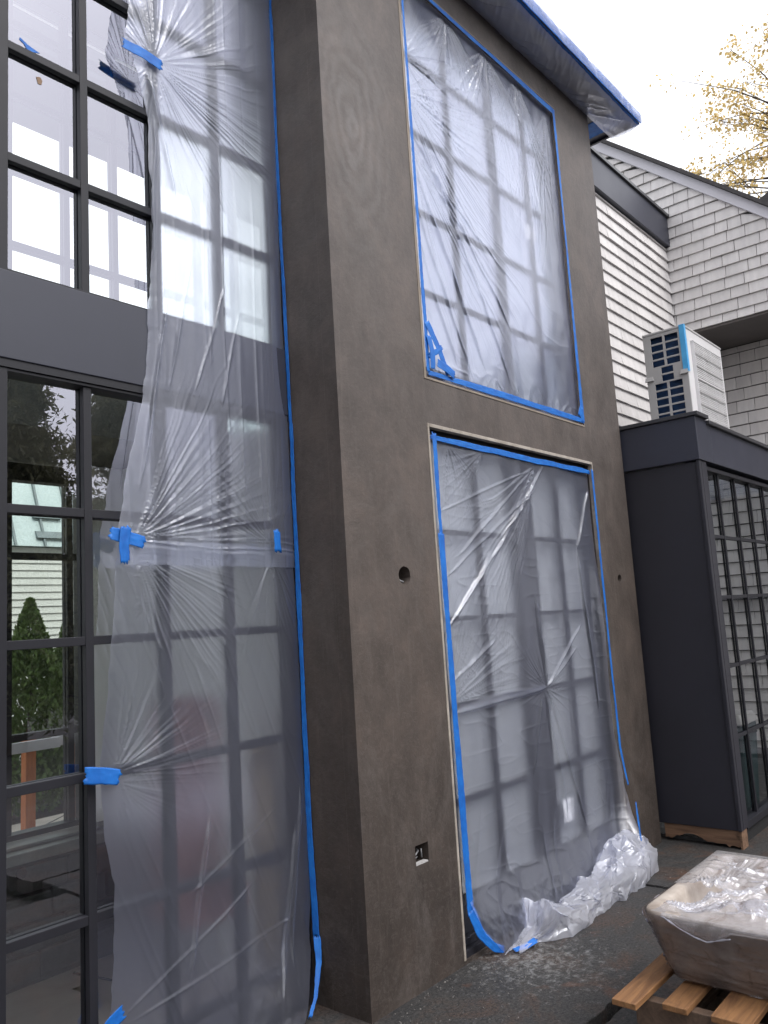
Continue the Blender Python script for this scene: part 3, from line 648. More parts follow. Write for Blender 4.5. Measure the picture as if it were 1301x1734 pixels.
# wall B: faces left (-x)
q = MB(); n_ = [(-1.0, 4.74), (YA + .2, 4.74), (YA + .2, 5.9), (6.2, 5.9), (6.2, zr(6.2)), (-1.0, zr(-1.0))]
q.hexa([(XB + .15, y, z) for y, z in n_], [(XB + .002, y, z) for y, z in n_]); wb = q.build('wall', M['backing'], sh)
s1 = shingles(MB(), (XB, 0, 0), (0, 1, 0), (-1, 0, 0), -.95, YA - .003, 4.728, 9, PT, ZR, 5, top=lambda y: zr(y) - .01)
shingles(s1, (XB, 0, 0), (0, 1, 0), (-1, 0, 0), YA - .003, 6.2, 5.9, 10, PT, ZR, 6, top=lambda y: zr(y) - .01)
s1.build('shingles', M['shingle'], wb)
q = MB(); ys = (-1.0, 6.2)
q.hexa([(XB - .05, ys[0], zr(ys[0]) - .06), (XB + .1, ys[0], zr(ys[0]) - .06), (XB + .1, ys[1], zr(ys[1]) - .06), (XB - .05, ys[1], zr(ys[1]) - .06)][::1],
       [(XB - .05, ys[0], zr(ys[0]) + .075), (XB + .1, ys[0], zr(ys[0]) + .075), (XB + .1, ys[1], zr(ys[1]) + .075), (XB - .05, ys[1], zr(ys[1]) + .075)]); q.build('rake_trim', M['trim'], sh)
q = MB(); q.hexa([(XB - .11, ys[0], zr(ys[0]) + .076), (XB + 3, ys[0], zr(ys[0]) + .076), (XB + 3, ys[1], zr(ys[1]) + .076), (XB - .11, ys[1], zr(ys[1]) + .076)],
       [(XB - .11, ys[0], zr(ys[0]) + .125), (XB + 3, ys[0], zr(ys[0]) + .125), (XB + 3, ys[1], zr(ys[1]) + .125), (XB - .11, ys[1], zr(ys[1]) + .125)]); q.build('roof', M['roof'], sh)
# soffit and recessed lower wall
q = MB(); q.box(XB + .002, XC + .1, -1.0, YA + .1, 4.70, 4.727); q.build('soffit', M['soffit_dark'], sh)
q = MB(); q.box(XC + .002, XC + .15, -1.0, 4.7, -.1, 4.699); wc = q.build('wall', M['backing'], sh)
shingles(MB(), (XC, 0, 0), (0, 1, 0), (-1, 0, 0), -1.0, 4.6, -.05, 4.69, .146, 4.33, 9, wmin=.15, wmax=.30, gap=.009).build('shingles', M['shingle_low'], wc)
q = MB(); q.box(XC - .05, XC - .001, YA - .055, YA + .1, 2.9, 4.699); q.build('corner_board', M['trim'], sh)
q = MB(); q.box(XB, XC + .05, YA, YA + .1, 2.93, 4.699); q.build('wall', M['shingle'], sh)
# second roof peeping over the rake
q = MB(); q.hexa([(12, 2.95, 7.20), (12, 1.2, 6.6), (15, 1.2, 6.6), (15, 2.95, 7.20)], [(12, 2.95, 7.30), (12, 1.2, 8.1), (15, 1.2, 8.1), (15, 2.95, 7.30)]); q.build('roof', M['roof'], sh)
for k in range(7):
    z = 7.31 + k * .09; q = MB(); y0 = 2.93 - k * .09 / .457
    if y0 < 1.3: break

# ================================================================== GLAZED PORCH
po = thing('glazed_porch', (7.5, 2.3, 0), 'flat-roofed dark metal porch with a solid side panel and gridded glass front', 'porch')
q = MB(); q.box(5.92, 6.0, 2.0, YA, .12, 2.72); q.build('side_panel', M['navy'], po, bevel=.003)
q = MB(); q.box(5.893, 6.2, 1.965, 3.10, 2.73, 3.055); q.box(6.2, 9.88, 1.965, 2.10, 2.73, 3.02); fa = q.build('fascia', M['spandrel'], po, bevel=.004)
q = MB(); q.box(5.875, 6.12, 1.94, 3.10, 3.056, 3.085); q.box(6.1205, 9.88, 1.94, 2.14, 3.021, 3.050); q.build('coping', M['coping'], fa, bevel=.003)
q = MB(); q.box(7.7, 9.88, 2.15, 4.6, 2.90, 2.912); q.build('roof_glass', M['glass_porch'], po)  # skylight added to brighten the shingles inside the porch
q = MB(); q.box(6.2, 7.69, 2.1, 4.62, 2.82, 2.88); q.box(6.2,7.69,2.1,3.10,2.885,2.98); q.build('roof', M['roof'], po)
q = MB(); q.box(5.905, 5.945, 1.975, 1.9995, .12, 2.729); q.box(5.96, 6.065, 1.978, 2.10, .12, 2.729); q.build('corner_post', M['navy'], po, bevel=.003)
W, _ = muntin_window(po, 6.066, 9.88, .10, 2.70, 1.985, 2.03, [6.40 + .392 * k for k in range(9)], [.72, 1.22, 1.725, 2.18], [], (.02, .04, .03, .05), mw=.026, glassm='glass_porch', fb=.026, bb=.014)
q = MB(); q.box(6.066, 9.88, 2.035, 2.10, 2.701, 2.729); q.build('head_trim', M['black'], po)
q = MB(); q.box(6.0, 9.88, 2.08, 4.6, -.06, .02); q.build('floor', M['stone'], po)
q = MB(); q.box(9.80, 9.86, 2.1, 4.6, 1.70, 1.75); q.build('ledger', M['black'], po)  # dark horizontal band across the inner shingled wall
q = MB(); q.box(6.01, 9.8, 4.6, 4.63, 0, 2.85); q.build('back_wall', M['pale_wall'], po)
# rough sill under the panel, eroded underneath
q = MB(); n = 26; b0 = []; t0 = []
for i in range(n + 1):
    y = 2.53 - .53 * i / n; zz = .012 + .055 * max(0, 1 - abs((y - 2.36) / .16)) + .012 * float(vn1(i * .8, 2)) + .03 * max(0, (y - 2.1) / .43) * (i % 3 == 1) * .3
    b0.append((5.935, y, zz)); t0.append((5.93, y, .118))
fs = [(i, i + 1, n + 2 + i, n + 1 + i) for i in range(n)]
bk = [(6.06, p[1], p[2]) for p in b0] + [(6.06, p[1], p[2]) for p in t0]
q.add(b0 + t0 + bk, fs + [(i + 2 * (n + 1), n + 1 + i + 2 * (n + 1), n + 2 + i + 2 * (n + 1), i + 1 + 2 * (n + 1)) for i in range(n)] + [(i, 2 * (n + 1) + i, 2 * (n + 1) + i + 1, i + 1) for i in range(n)])
q.box(5.925, 6.04, 1.985, 1.999, -.01, .118)
q.build('rough_sill', M['sill_wood'], po)
q = MB(); q.box(6.0, 9.9, 2.02, 2.10, -.1, .095); q.build('kerb', M['black'], po)
bi = thing('storage_bin', (6.85, 2.3, .02), 'dark bin with a pale grey lid standing inside the porch glass', 'bin')
q = MB(); q.hexa([(6.72, 2.18, .02), (7.02, 2.18, .02), (7.02, 2.5, .02), (6.72, 2.5, .02)], [(6.68, 2.14, .72), (7.06, 2.14, .72), (7.06, 2.54, .72), (6.68, 2.54, .72)]); q.build('body', M['teal'], bi, bevel=.02)
q = MB(); q.hexa([(6.66, 2.12, .722), (7.08, 2.12, .722), (7.08, 2.56, .722), (6.66, 2.56, .722)], [(6.70, 2.16, .80), (7.04, 2.16, .80), (7.04, 2.52, .80), (6.70, 2.52, .80)]); q.build('lid', M['lgrey'], bi, bevel=.012)
q = MB(); q.tube([(6.80, 2.13, .66), (6.87, 2.10, .66), (6.94, 2.13, .66)], .012, 8); q.build('handle', M['frame'], bi)

# ================================================================== HEAT PUMP
hp = thing('heat_pump', (7.0, 2.37, 2.98), 'white outdoor heat pump unit with blue coil on the porch roof', 'heat pump')
X0, X1, Y0, Y1, Z0, Z1 = 6.55, 7.465, 2.195, 2.545, 3.03, 3.985
cells = []
c1, c2, c3, c4_ = Y0 + .055, Y0 + .165, Y0 + .185, Y0 + .285     # columns measured from the front
pz = .067
for k in range(4):
    zt = Z1 - .05 - k * pz
    cells += [(c1, c2, zt - .052, zt), (c3, c4_, zt - .052, zt)]
for k in range(2):
    zt = Z1 - .05 - (4 + k) * pz; cells.append((c1 + .065, c4_ - .065, zt - .052, zt))
for k in range(7):
    zt = Z1 - .05 - (6 + k) * pz; cells += [(c1, c2, zt - .052, zt), (c3, c4_, zt - .052, zt)]
g = MB(); plate((1, 2), (X0, X0 + .012), (Y0, Y1), (Z0, Z1 - .022), cells, g); g.build('side_grille', M['lgrey'], hp, bevel=.002)
q = MB(); q.box(X0 + .045, X0 + .07, Y0 + .03, Y1 - .03, Z0 + .02, Z1 - .04); q.build('coil', M['coil'], hp)
q = MB(); q.box(X0 - .004, X1 + .004, Y0 - .006, Y1 + .004, Z1 - .021, Z1); q.build('top_cover', M['lgrey'], hp, bevel=.006)
# front panel with round fan opening
cx_, cz_, rr = 6.99, 3.52, .285
fp = MB(); n = 48; sq = []; ci = []; cb = []
for k in range(n):
    a = 2 * math.pi * k / n; c_, s_ = math.cos(a), math.sin(a); qf = 1 / max(abs(c_), abs(s_))
    sq.append((cx_ + .36 * c_ * qf, Y0, cz_ + .36 * s_ * qf)); ci.append((cx_ + rr * c_, Y0, cz_ + rr * s_)); cb.append((cx_ + rr * .97 * c_, Y0 + .10, cz_ + rr * .97 * s_))
fp.add(sq + ci + cb, [(k, (k + 1) % n, n + (k + 1) % n, n + k) for k in range(n)] + [(n + k, n + (k + 1) % n, 2 * n + (k + 1) % n, 2 * n + k) for k in range(n)])
plate((0, 2), (Y0, Y0 + .012), (X0 + .0125, X1), (Z0, Z1 - .022), [(cx_ - .36, cx_ + .36, cz_ - .36, cz_ + .36)], fp)
fp.box(X1 - .012, X1, Y0 + .0125, Y1, Z0, Z1 - .022); fp.box(X0 + .0125, X1 - .0125, Y1 - .012, Y1, Z0, Z1 - .022)
fp.build('casing', M['white'], hp)
q = MB(); q.box(cx_ - .3, cx_ + .3, Y0 + .102, Y0 + .11, cz_ - .3, cz_ + .3); q.build('fan_recess', M['frame'], hp)
q = MB(); q.tube([(cx_, Y0 + .09, cz_), (cx_, Y0 + .04, cz_)], .06, 20)
for k in range(3):
    a0 = k * 2 * math.pi / 3; vs = []
    for j in range(7):
        a = a0 + j * .14
        for rad in (.05, .27): vs.append((cx_ + rad * math.cos(a), Y0 + .085 - .045 * j / 6, cz_ + rad * math.sin(a)))
    q.add(vs, [(2 * j, 2 * j + 1, 2 * j + 3, 2 * j + 2) for j in range(6)])
q.build('fan', M['lgrey'], hp)
q = MB()
for k in range(41):
    z = cz_ - .33 + k * .0165; big = (k % 7 == 3); hh = .0045 if not big else .007
    q.box(cx_ - .30, cx_ + .36, Y0 - .024, Y0 - .019, z - hh / 2 - .002, z + hh / 2 + .002)
for x in (cx_ - .306, cx_ - .1, cx_ + .1, cx_ + .3605): q.box(x, x + .008, Y0 - .026, Y0 - .0005, cz_ - .34, cz_ + .34)
q.box(cx_ - .31, cx_ + .37, Y0 - .027, Y0 - .0005, cz_ - .352, cz_ - .3405); q.box(cx_ - .31, cx_ + .37, Y0 - .027, Y0 - .0005, cz_ + .3405, cz_ + .352)
q.build('fan_guard', M['white'], hp)
q = MB()
for z in (3.76, 3.65, 3.54, 3.43, 3.32): q.box(cx_ - .30, cx_ + .35, Y0 - .030, Y0 - .0265, z - .004, z + .004)
q.build('guard_rib', M['lgrey'], hp)
q = MB(); q.box(7.10, 7.36, Y0 - .012, Y0 - .0005, 3.085, 3.125); q.build('base_handle', M['lgrey'], hp, bevel=.004)
for (y0, y1) in ((Y0 - .004, Y0 + .06), (Y1 - .06, Y1 + .01)):
    q = MB(); zc = Z1 - .05 - 5.2 * pz; q.hexa([(X0 - .02, y0, zc - .018), (X0 - .0005, y0, zc - .018), (X0 - .0005, y1, zc - .018), (X0 - .02, y1, zc - .018)], [(X0 - .012, y0 + .004, zc + .018), (X0 - .0005, y0 + .004, zc + .018), (X0 - .0005, y1 - .004, zc + .018), (X0 - .012, y1 - .004, zc + .018)]); q.build('grip', M['lgrey'], hp)
q = MB(); q.box(X0 - .0075, X0 + .03, Y0 - .0075, Y0 - .0065, Z1 - .40, Z1 + .001); q.box(X0 - .0085, X0 - .0075, Y0 - .0065, Y0 + .035, Z1 - .40, Z1 + .001); q.build('protective_strip', M['bluefilm'], hp)
q = MB(); q.add([(7.365, Y0 - .001, 3.865), (7.385, Y0 - .001, 3.865), (7.375, Y0 - .001, 3.885)], [(0, 1, 2)]); q.build('badge_emblem', M['red'], hp)
q = MB()
for k, hh in enumerate((.016, .011, .011, .014, .011)): q.box(7.388 + k * .013, 7.397 + k * .013, Y0 - .0015, Y0 - .0005, 3.865, 3.865 + hh)
q.build('badge_lettering', M['cable'], hp)
for x in (6.62, 7.33): q = MB(); q.box(x, x + .06, Y0 - .02, Y1 + .02, 2.985, 3.0295); q.build('foot', M['frame'], hp)

# ================================================================== PLASTIC SHEETS
def sheet(name, label, mat, ztop, zbot, nv, nu, left, right, yb, relief, seed=0, group='plastic sheets masking the windows', rag=.006):
    z = np.linspace(ztop, zbot, nv); u = np.linspace(0, 1, nu)
    l = left(z) + rag * vn1(z * 9, seed) + rag * .5 * vn1(z * 31, seed + 1); r_ = right(z) + rag * .3 * vn1(z * 9, seed + 2)
    X = l[:, None] + (r_ - l)[:, None] * u[None]; Z = np.repeat(z[:, None], nu, 1)
    Uu = np.repeat(u[None], nv, 0)
    Y = yb(X, Z, Uu) - relief(X, Z, Uu) * .6
    me = grid_mesh(name, X, Y, Z); o = link(name, me, mat, smooth=True)
    return tag(o, label, 'plastic sheet', group), (X, Y, Z)
# --- left glazing, upper sheet
lA = lambda z: interp(z, [(5.75, 1.87), (5.1, 1.86), (4.6, 1.84), (4.45, 1.816), (4.30, 1.80), (4.22, 1.84), (3.98, 1.905), (3.48, 1.921), (2.78, 1.881), (2.36, 1.775), (2.12, 1.735), (1.95, 1.745)])
def relA(X, Z, U):
    h = .006 * (1 - np.abs(vn2(X * 26 + .5 * vn1(Z * 1.3), Z * .8, 11))) ** 3 * (.4 + .6 * sst(4.6, 3.2, Z))
    h = h + .022 * vn2(X * 3.2 + .6, Z * .9, 15) + .010 * vn2(X * 7, Z * 1.0, 12) + .003 * vn2(X * 18, Z * 2.2, 13)
    h = h + fan(X, Z, 1.93, 4.25, .016, 9, .10, .55, seed=21)
    h = h + fan(X, Z, 1.80, 2.09, .016, 13, .06, .62, -.15, 1.25, seed=22, pw=3)
    h = h + fan(X, Z, 2.55, 2.08, .010, 9, .06, .35, .8, 3.1, seed=23)
    h = h + .010 * (1 - np.abs(vn1((Z - 2.05 + .03 * (X - 1.8)) * 60 + vn1(X * 5) * .8, 5))) ** 2 * np.exp(-((Z - 2.07) / .05) ** 2)
    h = h + ridge(X, Z, (1.99, 3.16), (1.83, 2.30), .010, .022, seed=3) + ridge(X, Z, (2.12, 3.4), (1.98, 2.75), .010, .012, seed=4)
    h = h + ridge(X, Z, (2.30, 3.3), (2.10, 2.75), .012, .012, seed=6) + ridge(X, Z, (2.38, 3.2), (2.25, 2.7), .010, .010, seed=7)
    h = h * 1.15
    h = h + ridge(X, Z, (1.90, 4.2), (2.03, 3.65), .022, .03, seed=8) + ridge(X, Z, (1.935, 4.0), (1.925, 3.3), .016, .022, seed=9)
    return h
ybA = lambda X, Z, U: 2.872 - .028 * np.sin(np.clip(U, 0, 1) * np.pi) ** .7 - .012 * (1 - U)
sheet('plastic_sheet', 'upper clear plastic sheet taped over the tall left glazing, its left edge hanging loose', M['plastic_upper'], 5.70, 1.985, 900, 210, lA, lambda z: np.full_like(z, 2.694), ybA, relA, 1)
# --- left glazing, lower sheet
lB = lambda z: interp(z, [(2.10, 1.735), (2.0, 1.728), (1.545, 1.682), (1.2, 1.645), (.96, 1.658), (.79, 1.694), (.6, 1.69), (.385, 1.672), (.2, 1.66), (-.05, 1.70)])
rB = lambda z: interp(z, [(2.1, 2.69), (.45, 2.690), (.25, 2.66), (.05, 2.57), (-.05, 2.50)])
def relB(X, Z, U):
    h = .020 * vn2(X * 3.0 + .3, Z * 1.1, 35) + .009 * vn2(X * 6, Z * 1.4, 31) + .003 * vn2(X * 16, Z * 3, 32)
    h = h + .0035 * (1 - np.abs(vn2(X * 22 + Z * 9, Z * 2.2, 33))) ** 4
    h = h + fan(X, Z, 1.80, 2.04, .015, 12, .06, .42, -1.57, -.05, seed=41, pw=3)
    h = h + fan(X, Z, 2.54, 2.04, .015, 8, .06, .40, -2.3, -.9, seed=42, pw=2.5)
    h = h + fan(X, Z, 1.70, 1.19, .014, 8, .05, .35, -.2, 1.45, seed=43, pw=3) + fan(X, Z, 1.70, 1.16, .008, 6, .05, .22, -1.5, .2, seed=44)
    h = h + ridge(X, Z, (1.72, .33), (2.35, .62), .010, .011, seed=11) + ridge(X, Z, (1.74, .30), (2.6, .42), .011, .010, seed=12)
    h = h + ridge(X, Z, (2.00, .36), (2.12, .95), .012, .022, seed=13) + ridge(X, Z, (2.0, .66), (2.5, .90), .010, .009, seed=14)
    h = h + ridge(X, Z, (2.62, .8), (2.45, .12), .012, .025, .02, seed=15) + ridge(X, Z, (2.665, 1.0), (2.55, .2), .010, .018, seed=16)
    h = h + .014 * np.clip(fbm2(X * 9, Z * 6, 37), -1, 1) * (1 - sst(.10, .42, Z)) * sst(1.9, 2.4, X)
    return h
ybB = lambda X, Z, U: 2.878 - .026 * np.sin(np.clip(U, 0, 1) * np.pi) ** .7 - .008 * (1 - U) - .10 * (1 - sst(.0, .35, Z)) * sst(.3, 1, U)
sheet('plastic_sheet', 'lower clear plastic sheet over the left glazing, gathered at its foot beside the pier', M['plastic'], 2.085, -.02, 560, 210, lB, rB, ybB, relB, 2)
# --- upper right window
def relU(X, Z, U):
    h = .006 * vn2(X * 5, Z * 3, 51) + .003 * vn2(X * 14, Z * 9, 52)
    e = np.minimum(np.minimum(X - 3.42, 5.25 - X), np.minimum(Z - 3.02, 5.46 - Z)); 
    h = h + fan(X, Z, 3.42, 4.72, .013, 11, .10, .8, -1.3, .8, seed=53, pw=2)
    h = h + fan(X, Z, 3.42, 4.95, .012, 9, .08, .5, -.9, 1.2, seed=54, pw=2)
    h = h + fan(X, Z, 3.40, 4.42, .012, 14, .08, 1.3, -1.35, -.35, seed=55, pw=3)
    h = h + fan(X, Z, 4.35, 5.47, .012, 10, .08, .65, -2.6, -.5, seed=56, pw=2)
    h = h + fan(X, Z, 4.75, 5.47, .012, 10, .08, .8, -2.4, -.9, seed=57, pw=2)
    h = h + fan(X, Z, 5.15, 5.40, .010, 10, .08, .9, -2.3, -1.3, seed=58, pw=2)
    h = h + fan(X, Z, 3.9, 5.47, .012, 8, .08, .5, -2.6, -.5, seed=59, pw=2)
    h = h + .008 * (1 - np.abs(vn2(X * 4, Z * 13 + 2 * vn2(X * 6, Z * 3, 3), 60))) ** 3 * (1 - sst(3.05, 3.35, Z))
    h = h + .007 * fbm2(X * 16, Z * 16, 61) * (1 - sst(3.0, 3.22, Z)) + .006 * fbm2(X * 14, Z * 14, 62) * (1 - sst(3.4, 3.7, X)) * (1 - sst(3.1, 3.6, Z))
    for k, (a, b_) in enumerate((((3.43, 4.3), (4.05, 3.15)), ((3.43, 4.1), (3.9, 3.1)), ((3.43, 4.5), (4.4, 3.5)), ((3.43, 3.9), (3.75, 3.15)), ((3.5, 4.55), (4.35, 3.1)))):
        h = h + ridge(X, Z, a, b_, .012, .016, .02 * (-1) ** k, seed=70 + k)
    return h * sst(-.01, .05, e) * 1.6
ybU = lambda X, Z, U: 2.560 - .0 * U
sheet('plastic_sheet', 'crinkled plastic sheet stretched over the upper right window, taped all round', M['plastic_bright'], 5.462, 3.010, 420, 340, lambda z: np.full_like(z, 3.412), lambda z: np.full_like(z, 5.256), ybU, relU, 3, rag=.003)
# --- lower right window, hanging to the floor
lL = lambda z: interp(z, [(2.69, 3.412), (.45, 3.43), (.25, 3.455), (.12, 3.50), (.0, 3.62), (-.05, 3.62)])
rL = lambda z: interp(z, [(2.69, 5.305), (2.0, 5.295), (1.3, 5.26), (.86, 5.235), (.6, 5.30), (.4, 5.30), (.19, 5.225), (.0, 5.2)])
def relL(X, Z, U):
    h = .007 * vn2(X * 4, Z * 2.2, 81) + .003 * vn2(X * 13, Z * 6, 82) + .0025 * (1 - np.abs(vn2(X * 5 + Z * 5, Z * 18, 83))) ** 5
    h = h + fan(X, Z, 4.56, 2.64, .022, 13, .08, .95, -2.75, -1.95, seed=84, pw=3)
    h = h + fan(X, Z, 3.95, 2.66, .012, 11, .06, .5, -2.9, -2.0, seed=85, pw=3)
    h = h + fan(X, Z, 3.60, 2.66, .010, 10, .06, .30, -2.0, -.2, seed=86, pw=3)
    h = h + fan(X, Z, 4.42, 1.235, .012, 7, .05, .20, seed=87, pw=3)
    h = h + fan(X, Z, 3.44, 1.25, .016, 10, .06, .5, .0, 1.5, seed=88, pw=3)
    for k, (a, b_, wd, am) in enumerate((((4.66, 2.64), (3.46, 1.62), .020, .040), ((4.50, 2.60), (3.60, 2.02), .014, .022), ((4.42, 2.58), (3.46, 2.26), .010, .014), ((4.55, 2.5), (3.47, 1.9), .012, .02),
        ((3.45, 1.20), (4.42, 1.245), .022, .045), ((4.42, 1.24), (4.98, 1.60), .012, .022), ((4.42, 1.24), (4.87, 1.45), .012, .020), ((4.40, 1.80), (4.43, 1.24), .018, .03),
        ((3.46, 1.35), (3.90, 1.55), .014, .022), ((5.28, 2.54), (5.02, 2.11), .018, .03), ((5.02, 2.11), (5.10, 1.03), .022, .03), ((4.40, 1.22), (4.52, .45), .022, .035), ((4.44, 1.22), (4.75, .35), .016, .025), ((4.36, 1.2), (4.18, .75), .014, .02))):
        h = h + ridge(X, Z, a, b_, wd, am, seed=100 + k)
    h = h + .012 * (1 - np.abs(vn2(X * 10 - Z * 3, Z * 2, 89))) ** 3 * (1 - sst(.3, .9, Z)) + .016 * np.clip(fbm2(X * 8, Z * 8, 90), -1, 1) * (1 - sst(.0, .3, Z))
    return h * 1.05
def ybL(X, Z, U):
    return 2.572 - .016 * np.sin(np.clip(U, 0, 1) * np.pi) - .10 * (1 - sst(.0, .42, Z)) - .10 * (1 - sst(.05, .55, Z)) * sst(.9, 1, U) - .02 * (1 - sst(.5, 2.4, Z)) - .03 * sst(.93, 1, U) * (1 - sst(1.5, 2.4, Z))
shL, (XL, YL, ZL) = sheet('plastic_sheet', 'plastic sheet hanging over the lower right doors, pinched at mid height and trailing', M['plastic_door'], 2.69, .004, 560, 380, lL, rL, ybL, relL, 4, rag=.004)
# bunched hem: crumpled heap along the floor, thicker to the right
nu, nv = 420, 150
u = np.linspace(0, 1, nu)[None].repeat(nv, 0); v = np.linspace(0, 1, nv)[:, None].repeat(nu, 1)
cxx = 3.64 + 1.56 * u; cyy = 2.40 + .02 * np.sin(u * 9) - .03 * u
hgt = interp(u, [(0, .015), (.06, .03), (.13, .05), (.17, .19), (.30, .12), (.45, .13), (.62, .15), (.78, .22), (.92, .28), (1, .24)])
wid = interp(u, [(0, .05), (.13, .08), (.2, .20), (.35, .15), (.6, .13), (.8, .17), (1, .10)])
ang = v * np.pi
rr = 1 + .26 * fbm2(u * 9 + v * 2, v * 3, 120, 2) + .16 * (1 - np.abs(vn2(u * 13 + 3 * v, v * 4 - u * 8, 121))) ** 2 + .03 * (1 - np.abs(vn2(u * 30 + 6 * v, v * 7, 126))) ** 3 - .08
X = cxx + .05 * fbm2(u * 12, v * 6, 122); Y = cyy + wid * np.cos(ang) * rr * .8 + .022 * fbm2(u * 14, v * 5, 124, 2); Z = hgt * np.sin(ang) ** .7 * rr * .88 + .003 * fbm2(u * 20, v * 9, 123, 2) + .004
Z = np.maximum(Z, .003 + .002 * v)
hem = link('bunched_hem', grid_mesh('bunched_hem', X, Y, Z), M['plastic_dense'], shL, smooth=True)
# --- plastic wrapped under the eave
nu, nv = 420, 60
u = np.linspace(0, 1, nu)[None].repeat(nv, 0); v = np.linspace(0, 1, nv)[:, None].repeat(nu, 1)
X = 1.2 + 5.09 * u; Y = 2.285 + .245 * v; Z = 5.690 - .018 * np.sin(v * np.pi) - .016 * (1 - np.abs(vn2(u * 42 + v * 3.5, v * 1.5, 131))) ** 3 * np.sin(v * np.pi) - .007 * (1 - np.abs(vn2(u * 95 - v * 5, v * 2, 136))) ** 2 - .006 * vn2(u * 20, v * 3, 132)
M['plastic_wrap'] = mat_plastic('plastic_wrap', haze=.26, edge=.12, refr=.2, gloss=.5, dif=(.42, .44, .55))
M['plastic_eave'] = mat_plastic('plastic_eave', haze=.55, dif=(.88, .9, 1.0), edge=.15, refr=.2, rough=.25, gloss=.2)
ep = tag(link('plastic_sheet', grid_mesh('plastic_sheet', X, Y, Z), M['plastic_eave'], smooth=True), 'strip of plastic sheet taped to the underside of the eave', 'plastic sheet', 'plastic sheets masking the windows')
v2 = np.linspace(0, 1, 16)[:, None].repeat(nu, 1); u2 = u[:16]
rag = .0 + .07 * np.clip(vn1(u2[0] * 34, 133) - .25, 0, 1) + .010 * vn1(u2[0] * 120, 134)
X = 1.2 + 5.13 * u2; Z = 5.69 + (.105 + rag[None]) * v2; Y = 2.252 - .012 * np.sin(v2 * np.pi) - .03 * v2 * np.clip(vn1(u2 * 34, 133), 0, 1) - .004 * vn2(u2 * 80, v2 * 3, 135)
link('fascia_wrap', grid_mesh('fascia_wrap', X, Y, Z), M['plastic_wrap'], ep, smooth=True)

# ================================================================== BLUE TAPE
GT = 'blue masking tape on the windows'
ny = (0, -1, 0)
tape_strip('masking_tape', [(2.694, 2.862, 5.68), (2.694, 2.872, 4.2), (2.694, 2.862, 3.1), (2.694, 2.858, 2.1), (2.694, 2.860, 1.0), (2.692, 2.845, .30)], [.016, .018, .020, .024, .028, .034], (-1, -.25, 0), 'long vertical blue tape strip in the corner between tall glazing and pier', GT, 1, .005)
tape_strip('masking_tape', [(2.690, 2.84, .30), (2.675, 2.82, .20), (2.62, 2.79, .08), (2.57, 2.78, .015)], [.03, .026, .02, .02], (-.6, -.8, 0), 'short loose end of blue tape curling at the foot of the left sheet', GT, 2, .005)
tape_strip('masking_tape', [(1.775, 2.835, 4.262), (1.87, 2.825, 4.258), (1.965, 2.825, 4.245)], .052, ny, 'blue tape piece holding the left sheet high on the tall glazing', GT, 3, .004)
tape_strip('masking_tape', [(1.685, 2.842, 2.105), (1.76, 2.834, 2.088), (1.83, 2.83, 2.07)], .052, ny, 'blue tape piece at the left end of the seam between the two left sheets', GT, 4, .006)
tape_strip('masking_tape', [(1.745, 2.828, 2.135), (1.735, 2.828, 2.06), (1.742, 2.83, 1.99)], .045, ny, 'blue tape piece set upright across the seam tape on the left', GT, 5, .006)
tape_strip('masking_tape', [(2.535, 2.822, 2.155), (2.538, 2.822, 2.055)], .042, ny, 'small upright blue tape at the right end of the seam, beside the pier', GT, 6, .003)
tape_strip('masking_tape', [(1.578, 2.855, 1.205), (1.64, 2.848, 1.195), (1.712, 2.842, 1.175)], .058, ny, 'blue tape piece pinning the lower left sheet to a horizontal bar', GT, 7, .005)
tape_strip('masking_tape', [(1.63, 2.86, .29), (1.67, 2.852, .325), (1.715, 2.85, .345)], .05, ny, 'blue tape corner at the very bottom left of the lower sheet', GT, 8, .004)
# upper right window
yt = 2.528
tape_strip('masking_tape', [(3.424, yt, 5.45), (3.424, yt, 4.2), (3.424, yt, 3.03)], [.020, .024, .030], ny, 'blue tape down the left side of the upper right window', GT, 9, .004)
tape_strip('masking_tape', [(5.236, yt, 5.45), (5.24, yt, 4.4), (5.234, yt, 3.02)], [.035, .026, .045], ny, 'blue tape down the right side of the upper right window', GT, 10, .005)
tape_strip('masking_tape', [(3.42, yt + .001, 5.447), (4.4, yt + .001, 5.440), (5.25, yt + .001, 5.430)], [.022, .03, .05], ny, 'blue tape along the top of the upper right window', GT, 11, .006)
tape_strip('masking_tape', [(3.42, yt + .001, 3.028), (4.3, yt + .001, 3.033), (5.25, yt + .001, 3.033)], [.03, .042, .036], ny, 'blue tape along the bottom of the upper right window', GT, 12, .006)
for k, (a, b_, wd) in enumerate((((3.435, 3.32), (3.60, 3.05), .05), ((3.43, 3.12), (3.56, 3.20), .035), ((3.44, 3.24), (3.46, 3.05), .04), ((3.50, 3.10), (3.66, 3.055), .05))):
    tape_strip('masking_tape', [(a[0], yt - .002 - k * .002, a[1]), ((a[0] + b_[0]) / 2 + .01, yt - .006 - k * .002, (a[1] + b_[1]) / 2), (b_[0], yt - .003 - k * .002, b_[1])], wd, ny,
        ['diagonal tape piece across the lower left corner of the upper right window', 'short tape piece tying the corner diagonal back to the left edge', 'upright tape piece inside the lower left corner cluster', 'crumpled tape piece at the foot of the corner cluster'][k], GT, 14 + k, .008)
tape_strip('masking_tape', [(5.18, yt - .003, 3.06), (5.215, yt - .006, 3.13)], .04, ny, 'blue tape dab in the lower right corner of the upper right window', GT, 19, .008)
